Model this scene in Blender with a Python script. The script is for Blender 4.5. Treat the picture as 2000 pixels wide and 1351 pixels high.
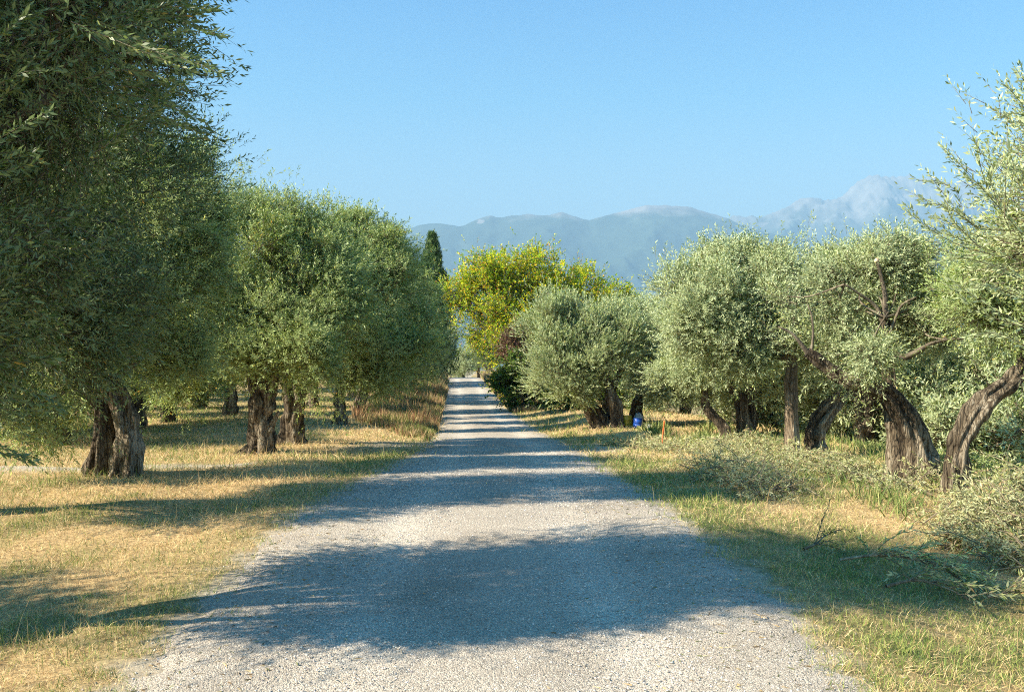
import bpy, math
import numpy as np

# ------------------------------------------------------------------ camera, sky, sun
for o in list(bpy.data.objects):
    bpy.data.objects.remove(o)
SC = bpy.context.scene
C = SC.collection
F = 1800.0            # focal length in photo pixels (photo 2000 px wide)
CAMZ = 0.0            # the camera is the origin of heights
cam = bpy.data.cameras.new('camera')
cam.sensor_width = 36.0
cam.lens = 36.0 * F / 2000.0
cam.shift_y = 24.5 / 2000.0
cam.clip_start = 0.05
cam.clip_end = 60000
camo = bpy.data.objects.new('camera', cam)
camo.location = (0, 0, 0)
camo.rotation_euler = (math.radians(90), 0, 0)
C.objects.link(camo)
SC.camera = camo

SUN_EL = math.radians(35)
SUN_BACK = math.radians(17)     # how far behind the camera's left the sun stands
sd = np.array([-math.cos(SUN_BACK) * math.cos(SUN_EL), -math.sin(SUN_BACK) * math.cos(SUN_EL), math.sin(SUN_EL)])
w = bpy.data.worlds.new('World')
SC.world = w
w.use_nodes = True
nt = w.node_tree
nt.nodes.clear()
sky = nt.nodes.new('ShaderNodeTexSky')
sky.sky_type = 'NISHITA'
sky.sun_disc = False
sky.sun_elevation = SUN_EL
sky.sun_rotation = math.atan2(sd[0], sd[1])
sky.altitude = 300
sky.air_density = 1.0
sky.dust_density = 1.3
sky.ozone_density = 1.2
bg = nt.nodes.new('ShaderNodeBackground')
bg.inputs['Strength'].default_value = 0.09
wo = nt.nodes.new('ShaderNodeOutputWorld')
tint = nt.nodes.new('ShaderNodeMix')
tint.data_type = 'RGBA'
tint.blend_type = 'MULTIPLY'
tint.inputs['Factor'].default_value = 1
# the sky is paler towards the horizon, deeper blue higher up
stc = nt.nodes.new('ShaderNodeTexCoord')
ssp = nt.nodes.new('ShaderNodeSeparateXYZ')
nt.links.new(stc.outputs['Generated'], ssp.inputs[0])
srp = nt.nodes.new('ShaderNodeValToRGB')
srp.color_ramp.elements[0].position = .14
srp.color_ramp.elements[0].color = (1.15, 1.18, 1.0, 1)
srp.color_ramp.elements[1].position = .40
srp.color_ramp.elements[1].color = (.0, .64, 1.07, 1)
e_ = srp.color_ramp.elements.new(.27); e_.color = (.36, .92, 1.06, 1)
nt.links.new(ssp.outputs['Z'], srp.inputs[0])
nt.links.new(srp.outputs[0], tint.inputs[7])
nt.links.new(sky.outputs[0], tint.inputs[6])
nt.links.new(tint.outputs[2], bg.inputs[0])
nt.links.new(bg.outputs[0], wo.inputs[0])

sl = bpy.data.lights.new('sun', 'SUN')
sl.energy = 5.0
sl.angle = math.radians(0.5)
sl.color = (1.0, 0.89, 0.71)
so = bpy.data.objects.new('sun', sl)
from mathutils import Vector
so.rotation_euler = Vector(sd).to_track_quat('Z', 'Y').to_euler()
C.objects.link(so)

SC.view_settings.view_transform = 'Standard'
SC.view_settings.look = 'None'
SC.view_settings.exposure = 1.42
SC.view_settings.gamma = 1.0
SC.cycles.use_denoising = False
SC.cycles.filter_width = 1.1
SC.cycles.use_adaptive_sampling = False
SC.cycles.max_bounces = 6
SC.cycles.diffuse_bounces = 3
SC.cycles.transmission_bounces = 3
SC.cycles.glossy_bounces = 2
SC.cycles.volume_bounces = 0
SC.cycles.transparent_max_bounces = 4
SC.cycles.sample_clamp_indirect = 4

RNG = np.random.default_rng(7)

# ------------------------------------------------------------------ materials
def new_mat(name):
    m = bpy.data.materials.new(name)
    m.use_nodes = True
    t = m.node_tree
    t.nodes.clear()
    out = t.nodes.new('ShaderNodeOutputMaterial')
    return m, t, out

def N(t, kind, **kw):
    n = t.nodes.new(kind)
    for k, v in kw.items():
        if k.startswith('i_'):
            n.inputs[k[2:].replace('_', ' ')].default_value = v
        else:
            setattr(n, k, v)
    return n

def ramp(t, stops, interp='LINEAR'):
    r = t.nodes.new('ShaderNodeValToRGB')
    r.color_ramp.interpolation = interp
    el = r.color_ramp.elements
    while len(el) > 1:
        el.remove(el[-1])
    el[0].position = stops[0][0]
    el[0].color = (*stops[0][1], 1)
    for p, c in stops[1:]:
        e = el.new(p)
        e.color = (*c, 1)
    return r

def leaf_mat(name, stops, under=None, trans=0.3, rough=0.45, spec=0.35, clump=0.0):
    """leaf colour by leaf; olive leaves have a silvery underside"""
    m, t, out = new_mat(name)
    geo = N(t, 'ShaderNodeNewGeometry')
    r = ramp(t, stops)
    t.links.new(geo.outputs['Random Per Island'], r.inputs[0])
    col = r.outputs[0]
    if clump:
        tc = N(t, 'ShaderNodeTexCoord')
        nz = N(t, 'ShaderNodeTexNoise', i_Scale=1.3, i_Detail=2.0)
        t.links.new(tc.outputs['Object'], nz.inputs['Vector'])
        mr = N(t, 'ShaderNodeMapRange')
        mr.inputs['From Min'].default_value = 0.35
        mr.inputs['From Max'].default_value = 0.65
        mr.inputs['To Min'].default_value = 1 - clump
        mr.inputs['To Max'].default_value = 1 + clump
        t.links.new(nz.outputs[0], mr.inputs[0])
        vm = N(t, 'ShaderNodeVectorMath', operation='SCALE')
        t.links.new(col, vm.inputs[0])
        t.links.new(mr.outputs[0], vm.inputs['Scale'])
        col = vm.outputs[0]
    if under:
        mx = N(t, 'ShaderNodeMix', data_type='RGBA')
        t.links.new(geo.outputs['Backfacing'], mx.inputs['Factor'])
        t.links.new(col, mx.inputs[6])
        r2 = ramp(t, [(0, [u * .8 for u in under]), (1, [u * 1.2 for u in under])])
        t.links.new(geo.outputs['Random Per Island'], r2.inputs[0])
        t.links.new(r2.outputs[0], mx.inputs[7])
        col = mx.outputs[2]
    p = N(t, 'ShaderNodeBsdfPrincipled')
    p.inputs['Roughness'].default_value = rough
    p.inputs['Specular IOR Level'].default_value = spec
    t.links.new(col, p.inputs['Base Color'])
    tr = N(t, 'ShaderNodeBsdfTranslucent')
    t.links.new(col, tr.inputs['Color'])
    ms = N(t, 'ShaderNodeMixShader')
    ms.inputs[0].default_value = trans
    t.links.new(p.outputs[0], ms.inputs[1])
    t.links.new(tr.outputs[0], ms.inputs[2])
    t.links.new(ms.outputs[0], out.inputs[0])
    return m

M = {}
M['olive_green'] = leaf_mat('olive_leaf_green', [(0, (.075, .12, .022)), (.35, (.18, .26, .045)), (.7, (.34, .42, .085)), (.9, (.54, .58, .17)), (.98, (.72, .64, .16)), (1, (.70, .36, .06))],
                            under=(.36, .44, .17), trans=.38, clump=.28)
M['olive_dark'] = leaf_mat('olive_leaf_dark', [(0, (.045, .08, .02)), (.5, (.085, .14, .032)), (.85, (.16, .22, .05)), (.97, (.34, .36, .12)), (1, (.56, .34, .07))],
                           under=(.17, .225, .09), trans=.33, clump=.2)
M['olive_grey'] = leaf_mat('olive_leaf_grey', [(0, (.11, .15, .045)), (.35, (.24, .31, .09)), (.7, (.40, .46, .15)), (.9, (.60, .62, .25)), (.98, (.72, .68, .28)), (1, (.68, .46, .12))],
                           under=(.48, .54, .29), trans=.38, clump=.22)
M['yellow_leaf'] = leaf_mat('yellow_green_leaf', [(0, (.10, .24, .015)), (.35, (.27, .43, .02)), (.62, (.54, .58, .02)), (.85, (.76, .66, .02)), (.95, (.78, .42, .02)), (1, (.6, .16, .02))],
                            trans=.5, rough=.5, clump=.3)
M['ivy_leaf'] = leaf_mat('ivy_leaf', [(0, (.04, .08, .015)), (.6, (.09, .16, .02)), (.9, (.19, .29, .03)), (1, (.38, .38, .04))], trans=.35, clump=.3)
M['red_leaf'] = leaf_mat('reddish_leaf', [(0, (.10, .05, .035)), (.5, (.18, .09, .055)), (.8, (.22, .15, .07)), (1, (.2, .24, .05))], trans=.3, clump=.2)
M['cypress_leaf'] = leaf_mat('cypress_leaf', [(0, (.035, .08, .02)), (.7, (.06, .12, .03)), (1, (.12, .18, .045))], trans=.15, clump=.2)
M['cut_leaf'] = leaf_mat('cut_olive_leaf', [(0, (.16, .20, .06)), (.3, (.28, .32, .10)), (.6, (.42, .42, .17)), (.8, (.56, .48, .24)), (.92, (.46, .30, .14)), (1, (.26, .17, .08))],
                         under=(.50, .50, .27), trans=.35, clump=.25)

def bark_mat(name, dark, mid, light, scale=6.0, bump=1.0):
    m, t, out = new_mat(name)
    tc = N(t, 'ShaderNodeTexCoord')
    mp = N(t, 'ShaderNodeMapping')
    mp.inputs['Scale'].default_value = (1, 1, .16)
    t.links.new(tc.outputs['Object'], mp.inputs[0])
    n1 = N(t, 'ShaderNodeTexNoise', i_Scale=scale * 3.0, i_Detail=8.0, i_Roughness=.75, i_Distortion=.6)
    vo = N(t, 'ShaderNodeTexVoronoi', feature='DISTANCE_TO_EDGE', i_Scale=scale * 3.5)
    n0 = N(t, 'ShaderNodeTexNoise', i_Scale=scale * .5, i_Detail=3.0)
    for n in (n1, vo, n0):
        t.links.new(mp.outputs[0], n.inputs['Vector'])
    r = ramp(t, [(.40, dark), (.50, mid), (.60, light)])
    ad = N(t, 'ShaderNodeMath', operation='MULTIPLY_ADD')
    ad.inputs[1].default_value = .5
    t.links.new(n0.outputs[0], ad.inputs[0])
    hm = N(t, 'ShaderNodeMath', operation='MULTIPLY')
    hm.inputs[1].default_value = .5
    t.links.new(n1.outputs[0], hm.inputs[0])
    t.links.new(hm.outputs[0], ad.inputs[2])
    fz = N(t, 'ShaderNodeMapRange')
    fz.inputs['From Min'].default_value = 0.0
    fz.inputs['From Max'].default_value = .10
    fz.inputs['To Min'].default_value = -.10
    fz.inputs['To Max'].default_value = 0.0
    t.links.new(vo.outputs['Distance'], fz.inputs[0])
    ad2 = N(t, 'ShaderNodeMath', operation='ADD')
    t.links.new(ad.outputs[0], ad2.inputs[0]); t.links.new(fz.outputs[0], ad2.inputs[1])
    t.links.new(ad2.outputs[0], r.inputs[0])
    p = N(t, 'ShaderNodeBsdfPrincipled')
    p.inputs['Roughness'].default_value = .9
    p.inputs['Specular IOR Level'].default_value = .15
    t.links.new(r.outputs[0], p.inputs['Base Color'])
    hsum = N(t, 'ShaderNodeMath', operation='MULTIPLY_ADD')
    hsum.inputs[1].default_value = 1.2
    mn = N(t, 'ShaderNodeMath', operation='MINIMUM')
    mn.inputs[1].default_value = .25
    t.links.new(vo.outputs['Distance'], mn.inputs[0])
    t.links.new(mn.outputs[0], hsum.inputs[0])
    t.links.new(n1.outputs[0], hsum.inputs[2])
    b = N(t, 'ShaderNodeBump')
    b.inputs['Strength'].default_value = bump
    b.inputs['Distance'].default_value = .06
    t.links.new(hsum.outputs[0], b.inputs['Height'])
    t.links.new(b.outputs[0], p.inputs['Normal'])
    t.links.new(p.outputs[0], out.inputs[0])
    return m

M['bark'] = bark_mat('olive_bark', (.035, .026, .018), (.15, .115, .075), (.40, .34, .25))
M['bark_pale'] = bark_mat('pale_bark', (.10, .075, .05), (.25, .19, .13), (.42, .35, .25), scale=5)
M['twig'] = bark_mat('twig_bark', (.07, .055, .04), (.16, .13, .09), (.27, .23, .16), scale=20, bump=.3)
M['cut_twig'] = bark_mat('cut_twig_bark', (.12, .09, .06), (.25, .2, .13), (.4, .33, .22), scale=20, bump=.3)

def flat_mat(name, col, rough=.6, var=.2, scale=8.0, bump=0.0):
    m, t, out = new_mat(name)
    tc = N(t, 'ShaderNodeTexCoord')
    nz = N(t, 'ShaderNodeTexNoise', i_Scale=scale, i_Detail=5.0)
    t.links.new(tc.outputs['Object'], nz.inputs['Vector'])
    r = ramp(t, [(.3, [c * (1 - var) for c in col]), (.7, [min(1, c * (1 + var)) for c in col])])
    t.links.new(nz.outputs[0], r.inputs[0])
    p = N(t, 'ShaderNodeBsdfPrincipled')
    p.inputs['Roughness'].default_value = rough
    t.links.new(r.outputs[0], p.inputs['Base Color'])
    if bump:
        b = N(t, 'ShaderNodeBump')
        b.inputs['Strength'].default_value = bump
        t.links.new(nz.outputs[0], b.inputs['Height'])
        t.links.new(b.outputs[0], p.inputs['Normal'])
    t.links.new(p.outputs[0], out.inputs[0])
    return m

def attr_mat(name, trans=.25, rough=.7, var=.35):
    """colour comes from the 'col' attribute (what the plant's own colour is), varied blade by blade"""
    m, t, out = new_mat(name)
    a = N(t, 'ShaderNodeAttribute', attribute_name='col')
    p = N(t, 'ShaderNodeBsdfPrincipled')
    p.inputs['Roughness'].default_value = rough
    p.inputs['Specular IOR Level'].default_value = .2
    t.links.new(a.outputs['Color'], p.inputs['Base Color'])
    if trans:
        tr = N(t, 'ShaderNodeBsdfTranslucent')
        t.links.new(a.outputs['Color'], tr.inputs['Color'])
        ms = N(t, 'ShaderNodeMixShader')
        ms.inputs[0].default_value = trans
        t.links.new(p.outputs[0], ms.inputs[1])
        t.links.new(tr.outputs[0], ms.inputs[2])
        t.links.new(ms.outputs[0], out.inputs[0])
    else:
        t.links.new(p.outputs[0], out.inputs[0])
    return m

M['blade'] = attr_mat('grass_blades')
M['pebble'] = attr_mat('pebble_stone', trans=0, rough=.85)

# ------------------------------------------------------------------ mesh helpers
def make_mesh(name, v, faces_n, idx, mat, parent=None, smooth=False, col=None, loc=None):
    """v (n,3); faces_n = corners per face (int) ; idx flat indices"""
    me = bpy.data.meshes.new(name)
    v = np.asarray(v, np.float32)
    if loc is not None:
        v = v - np.asarray(loc, np.float32)
    idx = np.asarray(idx, np.int32).ravel()
    nf = len(idx) // faces_n
    me.vertices.add(len(v))
    me.vertices.foreach_set('co', v.ravel())
    me.loops.add(len(idx))
    me.loops.foreach_set('vertex_index', idx)
    me.polygons.add(nf)
    me.polygons.foreach_set('loop_start', np.arange(nf, dtype=np.int32) * faces_n)
    me.polygons.foreach_set('use_smooth', np.full(nf, smooth, bool))
    me.update(calc_edges=True)
    if col is not None:
        a = me.color_attributes.new('col', 'FLOAT_COLOR', 'POINT')
        c4 = np.ones((len(v), 4), np.float32)
        c4[:, :3] = col
        a.data.foreach_set('color', c4.ravel())
    me.materials.append(mat)
    o = bpy.data.objects.new(name, me)
    C.objects.link(o)
    if parent is not None:
        o.parent = parent
    if loc is not None and parent is None:
        o.location = loc
    return o

def thing(name, label, cat, loc, group=None):
    o = bpy.data.objects.new(name, None)
    o.empty_display_size = .3
    o.location = loc
    o['label'] = label
    o['category'] = cat
    if group:
        o['group'] = group
    C.objects.link(o)
    return o

def unit(a):
    return a / np.maximum(np.linalg.norm(a, axis=-1, keepdims=True), 1e-9)

class Waves:
    """cheap smooth noise, about -1..1"""
    def __init__(self, seed, scale, dim=3, n=14):
        r = np.random.default_rng(seed)
        self.k = unit(r.normal(size=(n, dim))) * (r.uniform(.6, 1.8, (n, 1))) * (2 * math.pi / scale)
        self.p = r.uniform(0, 6.283, n)
        self.n = n
    def __call__(self, x):
        out = 0
        for k, p in zip(self.k, self.p):
            out = out + np.sin(x @ k + p)
        return out / math.sqrt(self.n) * .9

def S(x):
    x = np.clip(x, 0, 1)
    return x * x * (3 - 2 * x)

# ------------------------------------------------------------------ terrain
_pd = np.array([-40, -15, 0, 5, 7, 10, 14.7, 20, 31, 51, 70, 91, 100, 115, 135, 170, 230, 330, 600, 1100, 30000.])
_pz = np.array([-1.9, -1.8, -1.78, -1.82, -1.74, -1.68, -1.80, -2.0, -2.45, -2.8, -2.72, -2.1, -2.05, -2.5, -3.4, -3.6, -2.6, -7, -30, -70, -70.])
_tab_d = np.arange(-40, 400, .5)
_tab_z = np.interp(_tab_d, _pd, _pz)
_kr = np.exp(-np.linspace(-2, 2, 9) ** 2)
_tab_z = np.convolve(np.pad(_tab_z, 4, 'edge'), _kr / _kr.sum(), 'valid')
_ed = np.array([-40, 0, 5, 7, 10, 14.7, 20, 31, 51, 70, 91, 120, 160, 30000.])
_el = np.array([-2.0, -2.05, -2.12, -2.2, -2.26, -2.06, -1.86, -2.4, -3.74, -4.82, -6.2, -8.2, -11, -11.])
_er = np.array([1.9, 1.85, 1.83, 1.87, 1.72, 1.50, 1.38, .83, -.42, -1.44, -2.98, -5.0, -8, -8.])
def zc(d):
    return np.where(d < 390, np.interp(d, _tab_d, _tab_z), np.interp(d, _pd, _pz))
def xc(d):
    return (np.interp(d, _ed, _el) + np.interp(d, _ed, _er)) / 2
def hw(d):
    return (np.interp(d, _ed, _er) - np.interp(d, _ed, _el)) / 2
_w1 = Waves(1, 3.0, 2); _w2 = Waves(2, .9, 2); _w3 = Waves(3, 60, 2)
def H(x, d):
    x = np.asarray(x, float); d = np.asarray(d, float)
    z = zc(d)
    s = x - xc(d)
    h = hw(d)
    el = np.maximum(0, -s - h)
    er = np.maximum(0, s - h)
    bump = S((d - 20) / 12) * (1 - S((d - 75) / 20))
    z = z + .28 * S(el / 3.5) * bump + .30 * S(er / 3.0) * bump
    z = z - .10 * S(el / 2.0) * (1 - S((d - 8) / 6)) - .24 * S(er / 2.2) * (1 - S((d - 8) / 5))
    z = z - 5.4 * S((er - 6.0) / 13) - 14 * S((er - 18) / 120)
    z = z - 2 * S((el - 25) / 80)
    p = np.stack([x, d], -1)
    off = np.clip(np.maximum(el, er) / 1.5, 0, 1)
    z = z + off * (.035 * _w1(p) + .012 * _w2(p)) * (1 - S((d - 60) / 60))
    r = np.sqrt(x * x + d * d)
    far = S((r - 180) / 1000)
    z = z * (1 - far) + far * (-70 + 6 * _w3(p / 12))
    # the low hill with the farm on it, and rolling country on the right
    z = z + 106 * np.exp(-((x - 190) / 150) ** 2 - ((d - 1100) / 220) ** 2)
    return z

def P(px, py, d):
    return np.array([(px - 1000.0) / F * d, d, -(py - 700.0) / F * d])
def G(px, d):
    x = (px - 1000.0) / F * d
    return np.array([x, d, float(H(x, d))])

_c1 = Waves(11, 1.6, 2); _c2 = Waves(12, .5, 2); _c3 = Waves(13, 5, 2)
def green_amount(x, d):
    """how much living green grass grows at a spot, 0..1"""
    s = x - xc(d); h = hw(d)
    el = -s - h; er = s - h
    p = np.stack([x, d], -1)
    n = .5 * _c1(p) + .3 * _c2(p) + .5 * _c3(p)
    g = np.where(s > 0, .40 - .12 * np.clip((er - 3) / 3, 0, 1), .10)
    g = g + .25 * np.exp(-((el - .25) / .5) ** 2) + .12 * np.exp(-((er - .8) / .9) ** 2)
    g = g - .15 * S((d - 14) / 8) * (s > 0) + .22 * S((d - 20) / 10) * (el > 6)
    return np.clip(g + .42 * n, 0, 1)
def bare_amount(x, d):
    """trodden earth: a side track joins the road on the left"""
    tr = 15.2 + .22 * (x + 7) + 1.2 * S((x + 6) / 4)
    b = np.exp(-((d - tr) / .55) ** 2) * (x < -4.5)
    j = np.exp(-((d - 22.5 - .5 * (x + 2)) / 1.6) ** 2) * S((x + 5.0) / 2) * (x < xc(d))
    j2 = np.exp(-((d - 21.0) / 2.2) ** 2) * np.exp(-((x - 1.9) / .9) ** 2) * .8
    s = x - xc(d); q = np.abs(s) - hw(d) + .10 * _c2(np.stack([x, d], -1) * 1.3)
    v = .85 * np.exp(-(np.maximum(q, 0) / .16) ** 2)
    return np.clip(np.maximum(np.maximum(np.maximum(b, j), j2), v), 0, 1)

def build_ground():
    rows = [-40, -30, -22, -15, -10, -7, -5, -3, -1.5, 0, 1, 2, 3, 3.6, 4.1]
    d = 4.4
    while d < 22000:
        rows.append(d)
        d += max(.10, d * (.009 if d < 60 else .03))
    rows = np.array(rows)
    cols = list(np.arange(0, 3.4, .1))
    s = 3.4
    while s < 19000:
        cols.append(s)
        s += max(.12, (s - 3.0) * .07)
    cols = np.array(cols)
    cols = np.concatenate([-cols[:0:-1], cols])
    Sg, D = np.meshgrid(cols, rows)
    X = xc(D) + Sg
    Z = H(X, D)
    nr, nc = D.shape
    v = np.stack([X, D, Z], -1).reshape(-1, 3)
    def quads(i0, i1, j0, j1):
        a = (np.arange(i0, i1)[:, None] * nc + np.arange(j0, j1)[None, :]).ravel()
        return np.stack([a, a + 1, a + nc + 1, a + nc], -1)
    g = green_amount(v[:, 0], v[:, 1]); b = bare_amount(v[:, 0], v[:, 1])
    far = S((v[:, 1] - 200) / 500)
    col = np.stack([g, b, far], -1)
    m, t, out = new_mat('dry_meadow_ground')
    at = N(t, 'ShaderNodeAttribute', attribute_name='col')
    sp = N(t, 'ShaderNodeSeparateColor')
    t.links.new(at.outputs['Color'], sp.inputs[0])
    tc = N(t, 'ShaderNodeTexCoord')
    n1 = N(t, 'ShaderNodeTexNoise', i_Scale=22.0, i_Detail=8.0, i_Roughness=.75)
    n2 = N(t, 'ShaderNodeTexNoise', i_Scale=2.2, i_Detail=4.0)
    n3 = N(t, 'ShaderNodeTexNoise', i_Scale=.004, i_Detail=6.0)
    for n in (n1, n2, n3):
        t.links.new(tc.outputs['Object'], n.inputs['Vector'])
    straw = ramp(t, [(.30, (.16, .10, .05)), (.48, (.42, .29, .14)), (.66, (.66, .48, .24))])
    t.links.new(n1.outputs[0], straw.inputs[0])
    grn = ramp(t, [(.30, (.045, .06, .02)), (.7, (.15, .18, .06))])
    t.links.new(n1.outputs[0], grn.inputs[0])
    gm = N(t, 'ShaderNodeMix', data_type='RGBA')
    t.links.new(sp.outputs[0], gm.inputs['Factor'])
    t.links.new(straw.outputs[0], gm.inputs[6]); t.links.new(grn.outputs[0], gm.inputs[7])
    bare = ramp(t, [(.3, (.30, .25, .18)), (.7, (.52, .46, .36))])
    t.links.new(n1.outputs[0], bare.inputs[0])
    bm = N(t, 'ShaderNodeMix', data_type='RGBA')
    t.links.new(sp.outputs[1], bm.inputs['Factor'])
    t.links.new(gm.outputs[2], bm.inputs[6]); t.links.new(bare.outputs[0], bm.inputs[7])
    fr = ramp(t, [(.35, (.05, .08, .03)), (.46, (.09, .12, .045)), (.52, (.28, .24, .13)), (.6, (.10, .14, .05)), (.7, (.35, .3, .2))])
    t.links.new(n3.outputs[0], fr.inputs[0])
    fm = N(t, 'ShaderNodeMix', data_type='RGBA')
    t.links.new(sp.outputs[2], fm.inputs['Factor'])
    t.links.new(bm.outputs[2], fm.inputs[6]); t.links.new(fr.outputs[0], fm.inputs[7])
    p = N(t, 'ShaderNodeBsdfPrincipled')
    p.inputs['Roughness'].default_value = .95
    p.inputs['Specular IOR Level'].default_value = .1
    t.links.new(fm.outputs[2], p.inputs['Base Color'])
    bu = N(t, 'ShaderNodeBump')
    bu.inputs['Strength'].default_value = .8
    bu.inputs['Distance'].default_value = .03
    t.links.new(n1.outputs[0], bu.inputs['Height'])
    t.links.new(bu.outputs[0], p.inputs['Normal'])
    t.links.new(p.outputs[0], out.inputs[0])
    gr = make_mesh('ground', v, 4, quads(0, nr - 1, 0, nc - 1), m, smooth=True, col=col)
    gr['kind'] = 'structure'
    # ---- the gravel road shares the ground's grid lines, so it never cuts through by accident
    jj = np.where(np.abs(cols) <= 2.75)[0]
    ii = np.where((rows > -16) & (rows < 125))[0]
    e1 = Waves(21, 1.4, 2); e2 = Waves(22, .35, 2)
    q = hw(D) - np.abs(Sg) + .07 * e1(np.stack([X, D], -1)) + .10 * e2(np.stack([X, D], -1))
    rut = -.012 * np.exp(-((np.abs(Sg) - .85) / .35) ** 2)
    Zr = Z + np.clip(q * .12, -.05, .022) + np.where(q > .2, rut, 0)
    vr = np.stack([X, D, Zr], -1)[ii[0]:ii[-1] + 1, jj[0]:jj[-1] + 1]
    nr2, nc2 = vr.shape[:2]
    a = (np.arange(nr2 - 1)[:, None] * nc2 + np.arange(nc2 - 1)[None, :]).ravel()
    m, t, out = new_mat('pale_gravel')
    tc = N(t, 'ShaderNodeTexCoord')
    v1 = N(t, 'ShaderNodeTexVoronoi', i_Scale=110.0)
    v2 = N(t, 'ShaderNodeTexVoronoi', i_Scale=45.0)
    n1 = N(t, 'ShaderNodeTexNoise', i_Scale=.9, i_Detail=5.0)
    n2 = N(t, 'ShaderNodeTexNoise', i_Scale=60.0, i_Detail=4.0)
    for n in (v1, v2, n1, n2):
        t.links.new(tc.outputs['Object'], n.inputs['Vector'])
    sep = N(t, 'ShaderNodeSeparateColor')
    t.links.new(v1.outputs['Color'], sep.inputs[0])
    r1 = ramp(t, [(0, (.20, .18, .155)), (.2, (.36, .325, .28)), (.75, (.48, .435, .375)), (1, (.64, .59, .515))])
    t.links.new(sep.outputs[0], r1.inputs[0])
    r2 = ramp(t, [(.28, (.76, .73, .68)), (.46, (.96, .94, .91)), (.64, (1.08, 1.06, 1.02))])
    t.links.new(n1.outputs[0], r2.inputs[0])
    mu = N(t, 'ShaderNodeMix', data_type='RGBA', blend_type='MULTIPLY')
    mu.inputs['Factor'].default_value = 1
    t.links.new(r1.outputs[0], mu.inputs[6]); t.links.new(r2.outputs[0], mu.inputs[7])
    ta = N(t, 'ShaderNodeAttribute', attribute_name='col')
    tm = ramp(t, [(0, (.86, .84, .81)), (1, (1.10, 1.09, 1.07))])
    t.links.new(ta.outputs['Fac'], tm.inputs[0])
    mu2 = N(t, 'ShaderNodeMix', data_type='RGBA', blend_type='MULTIPLY')
    mu2.inputs['Factor'].default_value = 1
    t.links.new(mu.outputs[2], mu2.inputs[6]); t.links.new(tm.outputs[0], mu2.inputs[7])
    p = N(t, 'ShaderNodeBsdfPrincipled')
    p.inputs['Roughness'].default_value = .9
    p.inputs['Specular IOR Level'].default_value = .15
    t.links.new(mu2.outputs[2], p.inputs['Base Color'])
    h1 = N(t, 'ShaderNodeMath', operation='MULTIPLY_ADD')
    h1.inputs[1].default_value = .6
    t.links.new(v2.outputs['Distance'], h1.inputs[0])
    h2 = N(t, 'ShaderNodeMath', operation='ADD')
    t.links.new(v1.outputs['Distance'], h2.inputs[0]); t.links.new(n2.outputs[0], h2.inputs[1])
    t.links.new(h2.outputs[0], h1.inputs[2])
    bu = N(t, 'ShaderNodeBump', invert=True)
    bu.inputs['Strength'].default_value = .75
    bu.inputs['Distance'].default_value = .007
    t.links.new(h1.outputs[0], bu.inputs['Height'])
    t.links.new(bu.outputs[0], p.inputs['Normal'])
    t.links.new(p.outputs[0], out.inputs[0])
    trk = np.exp(-((np.abs(Sg) - .82 - .1 * e1(np.stack([X * 0, D], -1) * .3)) / .28) ** 2)[ii[0]:ii[-1] + 1, jj[0]:jj[-1] + 1].reshape(-1)
    rd = make_mesh('gravel_road', vr.reshape(-1, 3), 4, np.stack([a, a + 1, a + nc2 + 1, a + nc2], -1), m, smooth=True, col=np.stack([trk, trk, trk], -1))
    rd['kind'] = 'structure'
build_ground()

def scatter_pebbles(n=70000):
    r = np.random.default_rng(5)
    d = np.exp(r.uniform(math.log(4.2), math.log(20), n))
    s = r.uniform(-1, 1, n) * (hw(d) + .45)
    x = xc(d) + s
    keep = (np.abs(s) < hw(d) - .1) | (r.random(n) < .9 * np.exp(-np.maximum(0, np.abs(s) - hw(d) + .1) / .16))
    d, x, s = d[keep], x[keep], s[keep]
    n = len(d)
    z = H(x, d) + np.where(np.abs(s) < hw(d) - .15, .02, .004)
    rad = (.003 + .007 * r.random(n) ** 4) * np.clip(d / 8, 1, 1.6)
    dirs = np.array([[1, 0, 0], [0, 1, 0], [-1, 0, 0], [0, -1, 0], [0, 0, .8], [0, 0, -.8]], float)
    ang = r.uniform(0, 6.28, n)
    ca, sa = np.cos(ang), np.sin(ang)
    v = dirs[None] * rad[:, None, None] * r.uniform(.6, 1.3, (n, 6, 1))
    vx = v[..., 0] * ca[:, None] - v[..., 1] * sa[:, None]
    vy = v[..., 0] * sa[:, None] + v[..., 1] * ca[:, None]
    v = np.stack([vx + x[:, None], vy + d[:, None], v[..., 2] + z[:, None]], -1)
    f = np.array([[0, 1, 4], [1, 2, 4], [2, 3, 4], [3, 0, 4]])
    idx = (np.arange(n) * 6)[:, None, None] + f[None]
    c = np.array([.46, .415, .36]) * r.uniform(.45, 1.5, (n, 1)) + r.uniform(-.02, .02, (n, 3))
    o = make_mesh('gravel', v.reshape(-1, 3), 3, idx, M['pebble'], col=np.repeat(c, 6, 0))
    o['kind'] = 'stuff'; o['label'] = 'loose pale gravel stones scattered over the road'; o['category'] = 'gravel'
scatter_pebbles()

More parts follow.
